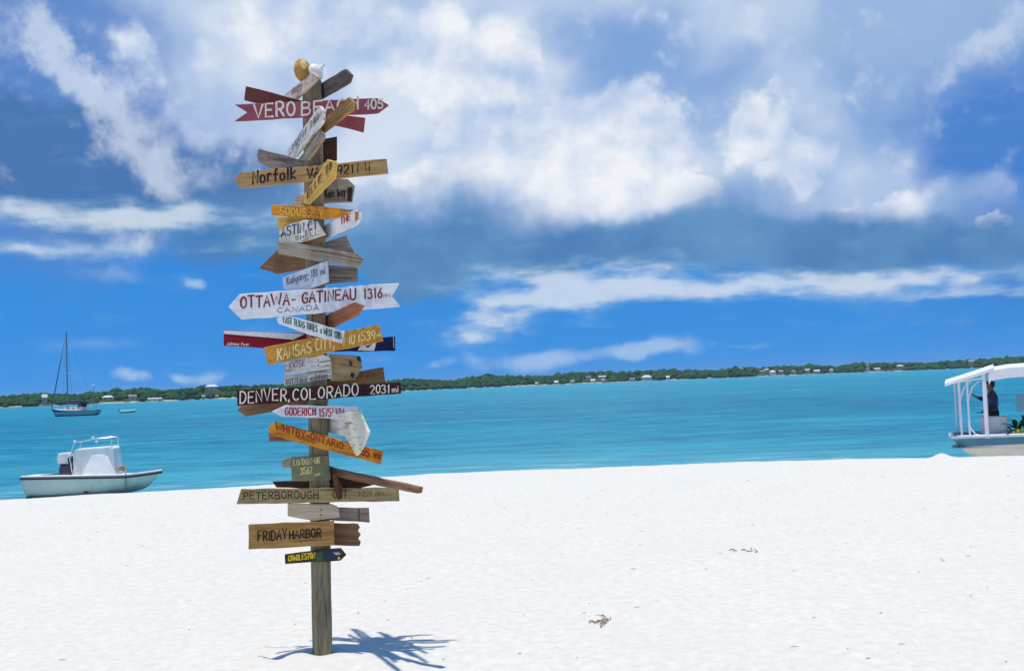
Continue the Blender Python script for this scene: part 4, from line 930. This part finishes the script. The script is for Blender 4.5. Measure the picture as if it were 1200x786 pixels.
def sailboat():
    Y = 228.; p = at(88, 487, Y); az = math.atan2(p.x, p.y)
    root = empty('sailboat', (p.x, p.y, WATER_Z), 'single-masted sailboat with bare mast anchored off the left shore', 'sailboat', rz=-az + math.pi - R(38))
    h = 5.9                                                     # bow along +x (to the left in view)
    st = smooth_st([(-h, 1.2, 1.15, -h + .3, .9, .15, -h + .6, -.1), (-3, 1.75, 1.15, -3, 1.35, -.1, -3, -.5), (0, 1.9, 1.2, 0, 1.4, -.15, 0, -.6), (3, 1.35, 1.4, 2.9, .8, 0, 2.8, -.5), (5.2, .45, 1.65, 4.8, .2, .3, 4.4, -.2), (6.2, .03, 1.85, 5.6, .02, .8, 5.2, .0)])
    vs, fs = hull(st)
    m, t = new_mat('sailboat_hull'); z = t.sep(t.n('ShaderNodeTexCoord').outputs['Object'])[2]; n = t.noise(t.n('ShaderNodeTexCoord').outputs['Object'], 1.5, 4)['Fac']
    c = t.mix(t.ss(z, .20, .24), (.02, .05, .08), t.mix(t.ss(n, .3, .7), (.30, .40, .42), (.36, .47, .48)))
    c = t.mix(t.ss(z, .98, 1.0), c, (.03, .06, .10)); finish(t, c, .4)
    MB().add(vs, fs).build('hull', m, root, True)
    vs, fs = deck(st, .02, .02); MB().add(vs, fs).build('deck', white_gel, root, True)
    MB().prism([(-2.4, 1.2), (3.0, 1.35), (2.4, 1.75), (.2, 1.95), (-2.4, 1.95)], -.95, .95).build('cabin', white_gel, root, False, .08)
    for k in range(3): MB().box((-1.6 + k * 1.3, -.96, 1.68), (.7, .04, .2)).build('port_light', dark_pl, root); MB().box((-1.6 + k * 1.3, .96, 1.68), (.7, .04, .2)).build('port_light', dark_pl, root)
    MB().tube([(1.9, 0, 1.6), (1.9, 0, 10), (1.9, 0, 18.8)], [.15, .14, .10], 8).build('mast', alu, root)
    MB().tube([(1.8, 0, 3.0), (-3.2, 0, 2.8)], .09, 8).build('boom', alu, root)
    MB().tube([(1.6, 0, 3.18), (0, 0, 3.22), (-3.0, 0, 3.0)], [.26, .24, .14], 8).build('sail_cover', plain('navy_canvas', (.04, .05, .12), .9), root, True)
    MB().tube([(6.0, 0, 1.95), (4.2, 0, 9.5), (1.98, 0, 18.5)], [.15, .12, .05], 8).build('furled_jib', plain('faded_blue_sail_cloth', (.12, .18, .30), .9), root, True)
    MB().tube([(-5.7, 0, 1.3), (1.85, 0, 18.7)], .025, 5).build('backstay', alu, root)
    for sg in (-1, 1):
        MB().tube([(1.8, sg * 1.75, 1.3), (1.9, sg * 1.0, 9.6), (1.9, 0, 18.4)], .025, 5).build('shroud', alu, root)
    MB().tube([(1.9, -1.05, 9.6), (1.9, 1.05, 9.6)], .06, 6).build('spreader', plain('white_spar', (.7, .7, .7), .4), root)
    bim = MB().prism([(-4.9, 2.85), (-3.8, 3.08), (-2.2, 3.0), (-1.7, 2.75), (-2.2, 2.9), (-3.8, 2.98)], -1.25, 1.25); bim.build('bimini', plain('maroon_canvas', (.10, .035, .05), .9), root)
    MB().prism([(-2.3, 1.95), (-1.2, 1.95), (-1.9, 2.75), (-2.4, 2.75)], -.95, .95).build('spray_hood', plain('maroon_canvas', (.10, .035, .05), .9), root)
    for x in (-4.7, -2.3):
        for y in (-1.2, 1.2): MB().tube([(x, y, 1.2), (x, y, 2.9)], .03, 5).build('bimini_leg', steel, root)
    MB().tube([(-5.4, .7, 1.2), (-5.4, .7, 6.4)], .05, 6).build('radar_pole', alu, root)
    MB().ball((-5.4, .7, 6.5), (.3, .3, .18)).build('radar_dome', white_gel, root, True)
    for sg in (-1, 1):
        MB().tube([(s[0], sg * (s[1] - .05), s[2] + .6) for s in st[:-1]], .02, 5).build('lifeline', steel, root)
sailboat()

def dinghy():
    p = at(150, 483.5, 250.); p = hit(150, 483.5, Vector((0, 0, WATER_Z)), Vector((0, 0, 1))); az = math.atan2(p.x, p.y)
    root = empty('dinghy', (p.x, p.y, WATER_Z), 'tiny white dinghy floating right of the sailboat', 'dinghy', rz=-az)
    st = smooth_st([(-1.9, .6, .48, -1.85, .5, .1, -1.8, -.05), (-.5, .75, .48, -.5, .6, .05, -.5, -.08), (.9, .6, .52, .85, .4, .1, .8, -.05), (1.9, .04, .66, 1.7, .03, .3, 1.55, .05)])
    vs, fs = hull(st); MB().add(vs, fs).build('hull', white_gel, root, True)
    for sg in (-1, 1): MB().tube([(s[0], sg * s[1], s[2]) for s in st], .13, 8).build('side_tube', white_gel, root, True)
    MB().box((-.3, 0, .40), (.3, 1.3, .06)).build('thwart', plain('grey_seat', (.3, .3, .3), .8), root)
    MB().box((-1.95, 0, .62), (.3, .3, .5)).build('outboard', dark_pl, root, False, .04)
dinghy()

# ------------------------------------------------------------------ covered boat at the right edge, with its skipper
def covered_boat():
    Y = 28.; e = at(1114, 512, Y); az = math.atan2(e.x, e.y) + R(2)
    rz = -az
    org = e - Matrix.Rotation(rz, 3, 'Z') @ Vector((0, -.75, .92))
    root = empty('covered_boat', org, 'white canopied boat with teal hull stripe pulled up at the right edge', 'boat', rz=rz)
    S = 45.0
    X = lambda px: (px - 1112) / S
    st = smooth_st([(0.0, .75, .92, .35, .5, .50, .65, .22), (.5, .95, .93, .75, .75, .34, 1.0, .08), (2, 1.1, .97, 2.1, .9, .25, 2.2, 0), (5, 1.15, 1.02, 5, .9, .25, 5, 0), (7.6, .7, 1.12, 7.4, .4, .4, 7.2, .1), (9, .03, 1.3, 8.6, .02, .7, 8.2, .3)])
    m, t = new_mat('teal_striped_hull'); tc = t.n('ShaderNodeTexCoord').outputs['Object']; x, y, z = t.sep(tc); n = t.noise(tc, 2.5, 5)['Fac']
    zz = t.m('SUBTRACT', z, t.m('MULTIPLY', x, .052))
    c = t.mix(t.ss(zz, .635, .655), t.mix(t.ss(n, .3, .7), (.62, .60, .52), (.70, .69, .63)), t.mix(t.ss(n, .3, .7), (.03, .15, .24), (.045, .19, .29)))
    c = t.mix(t.ss(zz, .86, .875), c, (.60, .68, .74)); finish(t, c, .35)
    vs, fs = hull(st); MB().add(vs, fs).build('hull', m, root, True)
    vs, fs = deck(st, -.30, .04); MB().add(vs, fs).build('deck', plain('pale_deck', (.55, .57, .58), .6), root)
    for sg in (-1, 1): MB().tube([(s[0], sg * s[1], s[2] + .01) for s in st], .045, 8).build('gunwale', plain('pale_blue_paint', (.55, .64, .72), .45), root, True)
    MB().tube([(0, -.75, .93), (0, .75, .93)], .045, 8).build('transom_cap', plain('pale_blue_paint', (.55, .64, .72), .45), root)
    MB().ball((.02, -.72, .97), .07).build('fender_knob', white_gel, root, True)
    # canopy: sloping visor, then the thick main roof
    cw = 1.05
    cv = plain('white_canopy', (.80, .80, .79), .5, .04, 1.5)
    def roof(prof, th, name):
        vs = []; fs = []; nn = 7
        for (x, z) in prof:
            for k in range(nn):
                yy = -cw + 2 * cw * k / (nn - 1); cam_ = .10 * (1 - (yy / cw) ** 2)
                vs.append((x, yy, z + cam_))
        for (x, z) in prof:
            for k in range(nn):
                yy = -cw + 2 * cw * k / (nn - 1); cam_ = .10 * (1 - (yy / cw) ** 2)
                vs.append((x, yy, z + cam_ - th))
        q = len(prof) * nn
        for i in range(len(prof) - 1):
            for k in range(nn - 1):
                a = i * nn + k; fs += [(a, a + 1, a + nn + 1, a + nn), (q + a, q + a + nn, q + a + nn + 1, q + a + 1)]
        for i in range(len(prof) - 1):
            for k in (0, nn - 1): a = i * nn + k; fs.append((a, a + nn, q + a + nn, q + a))
        for k in range(nn - 1):
            for i in (0, len(prof) - 1): a = i * nn + k; fs.append((a, a + 1, q + a + 1, q + a))
        return MB().add(vs, fs).build(name, cv, root)
    roof([(-.06, 2.38), (.35, 2.50), (.8, 2.64), (1.16, 2.76)], .075, 'visor')
    roof([(1.02, 2.56), (1.08, 2.68), (1.5, 2.74), (3, 2.80), (5, 2.80), (6.8, 2.72)], .26, 'canopy')
    postm = plain('white_post', (.76, .77, .82), .45, .05, 3)
    for (px, yy, r) in ((1118, .70, .025), (1125, -.86, .03), (1134, -.90, .028), (1122, .85, .025), (1153, -1.0, .055), (1153, 1.0, .045), (1245, -1.1, .045), (1245, 1.1, .045), (1330, -1.0, .045), (1330, 1.0, .045)):
        x = X(px); z1 = 2.36 + max(0, min(.3, (x - 0) * .30)) - .02
        MB().tube([(x, yy, .90), (x, yy * .99, 1.7), (x, yy * .97, z1)], r, 8).build('post', postm, root)
    for (px, yy) in ((1125, -.87), (1134, -.9)):
        x = X(px); MB().tube([(x, yy, 1.9), (x + .12, yy, 2.25), (x + .3, yy, 2.42)], .018, 6).build('brace', postm, root)
    MB().tube([(X(1118), -.86, 2.40), (X(1153), -.98, 2.50)], .025, 6).build('roof_beam', postm, root)
    MB().tube([(X(1134), -.9, 1.2), (X(1140), -.94, 1.0), (X(1150), -.98, .95)], .02, 6).build('side_rail', postm, root)
    MB().box((X(1161), -.45, 1.06), (.66, .6, .78)).build('engine_box', plain('grey_white_box', (.55, .56, .60), .6), root, False, .03)
    m, t = new_mat('clear_vinyl'); finish(t, (.16, .24, .28), .3, alpha=.45)
    MB().box((X(1211), -1.04, 1.80), (1.1, .012, .48)).build('vinyl_curtain', m, root)
    # ------------------------------------------------ the skipper
    pr = Matrix.Translation(root.location) @ Matrix.Rotation(rz, 4, 'Z')
    px_, py_ = X(1161), .15
    loc = pr @ Vector((px_, py_, .66))
    per = empty('person', loc, 'person in navy shirt and dark cap standing under the boat canopy, one arm raised', 'person', rz=rz + math.pi / 2)
    per.scale = (1.12, 1.12, .98)
    # local: faces +Y? here the body faces local -Y turned so that it looks left along the boat
    J = {'pel': (0, 0, .93), 'waist': (0, .01, 1.08), 'chest': (0, .0, 1.30), 'neck0': (0, .0, 1.44), 'neck': (0, .015, 1.51), 'head0': (0, .03, 1.58), 'head1': (0, .03, 1.68), 'head2': (0, .02, 1.745)}
    def skin(name, pts, edges, radii, mat, parent, root_i=0, sub=2):
        me = bpy.data.meshes.new(name); me.from_pydata(pts, edges, []); me.update()
        o = link(name, me, mat, parent); sm = o.modifiers.new('skin', 'SKIN')
        for i, r in enumerate(radii):
            sv = me.skin_vertices[0].data[i]; sv.radius = r if isinstance(r, tuple) else (r, r); sv.use_root = (i == root_i)
        sb = o.modifiers.new('sub', 'SUBSURF'); sb.levels = sub; sb.render_levels = sub
        sm.use_smooth_shade = True
        bpy.context.view_layer.update(); dg = bpy.context.evaluated_depsgraph_get()
        nm = bpy.data.meshes.new_from_object(o.evaluated_get(dg)); o.modifiers.clear(); o.data = nm
        nm.name = name
        if not nm.materials: nm.materials.append(mat)
        nm.shade_smooth()
        return o
    skinm = plain('brown_skin', (.16, .085, .05), .5, .06, 20)
    # body faces +Y local
    pts = [(0, 0, .93), (0, .0, 1.08), (0, .01, 1.28), (0, 0, 1.43), (0, .015, 1.51), (0, .04, 1.60), (0, .035, 1.70),
           (.17, 0, 1.41), (.22, .10, 1.18), (.20, .32, 1.30), (.19, .40, 1.36),            # right arm raised forward
           (-.17, 0, 1.41), (-.24, -.02, 1.14), (-.22, .16, .95), (-.20, .22, .92),
           (.09, 0, .88), (.10, .02, .48), (.10, -.02, .08), (.10, .14, .035), (-.09, 0, .88), (-.10, .03, .48), (-.10, 0, .08), (-.10, .16, .035)]
    edges = [(0, 1), (1, 2), (2, 3), (3, 4), (4, 5), (5, 6), (3, 7), (7, 8), (8, 9), (9, 10), (3, 11), (11, 12), (12, 13), (13, 14), (0, 15), (15, 16), (16, 17), (17, 18), (0, 19), (19, 20), (20, 21), (21, 22)]
    rad = [(.15, .11), (.14, .10), (.17, .115), (.10, .08), .055, (.075, .092), (.07, .085), .06, .045, .036, .032, .06, .045, .036, .032, .085, .058, .042, .035, .085, .058, .042, .035]
    body = skin('body', pts, edges, rad, skinm, per)
    for hx, hy, hz, dr in ((.19, .40, 1.36, (0, .8, .6)), (-.20, .22, .92, (0, .9, -.3))):
        d = Vector(dr).normalized(); b = Vector((hx, hy, hz)); sd_ = d.cross(Vector((1, 0, 0))).normalized()
        hp = [b, b + d * .07]; he = [(0, 1)]; hr = [.03, .036]
        for k, (off, ln) in enumerate(((-.03, .065), (-.01, .078), (.01, .074), (.03, .058))):
            q = b + d * .085 + Vector((off, 0, 0)); i0 = len(hp); hp += [q, q + d * ln * .55 - sd_ * .006, q + d * ln - sd_ * .03]; he += [(1, i0), (i0, i0 + 1), (i0 + 1, i0 + 2)]; hr += [.010, .009, .008]
        q = b + d * .02 + Vector((.045 if hx < 0 else -.045, 0, 0)); i0 = len(hp); hp += [q, q + d * .04 + Vector((.012 if hx < 0 else -.012, 0, 0))]; he += [(0, i0), (i0, i0 + 1)]; hr += [.012, .010]
        skin('hand', [tuple(v) for v in hp], he, hr, skinm, per, 0, 1)
    shirt = skin('shirt', [(0, 0, .80), (0, 0, 1.08), (0, .01, 1.28), (0, 0, 1.44), (.18, 0, 1.42), (.22, .09, 1.20), (.20, .34, 1.315), (-.18, 0, 1.42), (-.245, -.02, 1.16), (-.225, .12, .99)],
                 [(0, 1), (1, 2), (2, 3), (3, 4), (4, 5), (5, 6), (3, 7), (7, 8), (8, 9)], [(.17, .13), (.165, .125), (.19, .14), (.115, .10), .085, .072, .052, .085, .072, .052], plain('navy_cotton', (.022, .030, .085), .9, .2, 12), per)
    vest = skin('vest', [(0, 0, 1.0), (0, .005, 1.15), (0, .01, 1.34), (0, .0, 1.40)], [(0, 1), (1, 2), (2, 3)], [(.18, .145), (.18, .145), (.20, .155), (.15, .12)], plain('blue_vest', (.05, .085, .30), .8, .2, 12), per)
    skin('trousers', [(0, 0, .93), (.09, 0, .86), (.10, .02, .48), (.10, -.02, .12), (-.09, 0, .86), (-.10, .03, .48), (-.10, 0, .12)], [(0, 1), (1, 2), (2, 3), (0, 4), (4, 5), (5, 6)], [(.13, .11), .10, .078, .065, .10, .078, .065], plain('dark_trousers', (.02, .025, .055), .9, .2, 10), per)
    skin('hair', [(0, .02, 1.69), (0, -.005, 1.64), (0, -.02, 1.58)], [(0, 1), (1, 2)], [(.085, .098), (.084, .085), (.06, .055)], plain('black_hair', (.012, .01, .01), .7), per)
    face = MB()
    face.ball((.034, .125, 1.655), (.012, .008, .008), 8, 6).ball((-.034, .125, 1.655), (.012, .008, .008), 8, 6)
    face.build('eyes', plain('dark_eyes', (.02, .02, .02), .2), body)
    MB().add([(0, .125, 1.665), (-.016, .125, 1.615), (.016, .125, 1.615), (0, .158, 1.62)], [(0, 1, 3), (0, 3, 2), (1, 2, 3)]).build('nose', skinm, body)
    MB().box((0, .122, 1.583), (.045, .012, .012)).build('mouth', plain('lips', (.12, .04, .035), .5), body)
    for sg in (-1, 1): MB().ball((sg * .082, .035, 1.64), (.014, .028, .036), 8, 6).build('ear', skinm, body, True)
    cap = MB().ball((0, .03, 1.715), (.098, .112, .062), 14, 8).build('cap', plain('dark_cap', (.02, .022, .03), .9), per, True)
    MB().prism([(-.08, .0), (.08, .0), (.06, .015), (-.06, .015)], .10, .24).build('cap_brim', plain('dark_cap', (.02, .022, .03), .9), cap, mw=Matrix.Translation((0, 0, 1.695)))
    MB().box((X(1200), -.5, .84), (1.3, .9, .26)).build('cargo_bench', plain('grey_white_box', (.55, .56, .60), .6), root, False, .02)
    # ------------------------------------------------ heap of green leaves in the boat
    hl = pr @ Vector((X(1194), -.55, .98))
    heap = empty('leaf_heap', hl, 'heap of cut green palm leaves and yellow fruit piled in the covered boat', 'leaf heap', rz=rz)
    lm = [plain('fresh_leaf', (.05, .13, .025), .55, .35, 5), plain('dark_leaf', (.022, .07, .02), .55, .35, 5), plain('yellow_leaf', (.22, .24, .03), .6, .3, 6)]
    rl = random.Random(4)
    for k in range(60):
        L = rl.uniform(.35, .8); a = rl.uniform(0, 6.28); el = rl.uniform(.3, 1.0); wd = rl.uniform(.03, .07)
        b = Vector((rl.uniform(-.30, .75), rl.uniform(-.35, .3), rl.uniform(0, .18)))
        d = Vector((math.cos(a) * math.cos(el), math.sin(a) * math.cos(el), math.sin(el))); sd_ = d.cross(Vector((0, 0, 1))).normalized()
        vs = []; n = 5
        for i in range(n + 1):
            f = i / n; c = b + d * L * f + Vector((0, 0, -.35 * L * f * f)); ww = wd * math.sin(math.pi * (.08 + .9 * f)) + .002
            if c.z < .02: c.z = .02
            vs += [c + sd_ * ww + Vector((0, 0, .25 * ww)), c, c - sd_ * ww + Vector((0, 0, .25 * ww))]
        fs = []
        for i in range(n):
            for q in (0, 1): fs.append((i * 3 + q, i * 3 + q + 1, i * 3 + q + 4, i * 3 + q + 3))
        MB().add(vs, fs).build('leaf', lm[0 if k % 3 else (1 if k % 2 else 2)], heap, True)
    for k in range(7): MB().ball((rl.uniform(-.40, .0), -.45 + rl.uniform(-.06, .06), .03 + .03 * (k % 3)), (.07, .07, .06)).build('fruit', lm[2], heap, True)
covered_boat()

# ------------------------------------------------------------------ bits on the sand
def debris():
    weed = plain('dry_seaweed', (.34, .29, .20), .95, .35, 30)
    rl = random.Random(9)
    def bits(name, c, spread, n, label):
        root = empty(name, c, label, 'seaweed')
        for k in range(n):
            x, y = rl.gauss(0, spread), rl.gauss(0, spread * 1.5); a = rl.uniform(0, 6.28); L = rl.uniform(.02, .06)
            z = float(sand_z(np.array([c.x + x]), np.array([c.y + y]))[0]) - c.z
            p = [Vector((x + math.cos(a) * L * (t - .5) + rl.uniform(-.006, .006), y + math.sin(a) * L * (t - .5), z + .006 + .010 * math.sin(3.1 * t))) for t in np.linspace(0, 1, 5)]
            MB().tube(p, [.002, .005, .006, .005, .002], 5).build('frond', weed, root, True)
    bits('seaweed_clump', sand_point(707, 729), .035, 18, 'dry brown seaweed scraps on bare sand, nearest clump to the camera')
    bits('seaweed_clump', sand_point(877, 645), .06, 10, 'dry brown seaweed scraps farther off on the right-hand sand')
    mb = MB()
    for k in range(300):
        y = 3.3 + 13 * rl.random() ** 1.2; x = rl.uniform(-.52, .55) * y
        if abs(x + 1.13) < .15 and abs(y - 6.2) < .15: continue
        z = float(sand_z(np.array([x]), np.array([y]))[0]); s = rl.uniform(.002, .0065) * (1 + y / 16)
        if rl.random() < .6: mb.ball((x, y, z + s * .1), (s, s * .7, s * .5), 6, 4, .25)
        else:
            a = rl.uniform(0, 6.3); mb.tube([(x - math.cos(a) * s * 3, y - math.sin(a) * s * 3, z + .003), (x, y, z + .007), (x + math.cos(a) * s * 3, y + math.sin(a) * s * 3, z + .003)], [.0015, .003, .0015], 5)
    tag(mb.build('beach_litter', plain('shell_grit', (.42, .38, .31), .95, .3, 60)), 'tiny shell bits and twigs strewn over the white sand', 'beach litter', kind='stuff')
debris()

# ------------------------------------------------------------------ air over the bay
def haze():
    m, t = new_mat('sea_haze'); v = t.n('ShaderNodeVolumePrincipled'); o = t.n('ShaderNodeOutputMaterial')
    v.inputs['Color'].default_value = (.80, .90, 1.0, 1); v.inputs['Density'].default_value = HAZE; v.inputs['Anisotropy'].default_value = .2
    t.t.links.new(v.outputs[0], o.inputs['Volume'])
    ob = MB().box((0, 0, 17), (9600, 9600, 43)).build('haze', m)
    tag(ob, 'thin pale sea haze over the bay', 'haze', kind='stuff')
    scene.cycles.volume_bounces = 0
HAZE = 0.00007
haze()
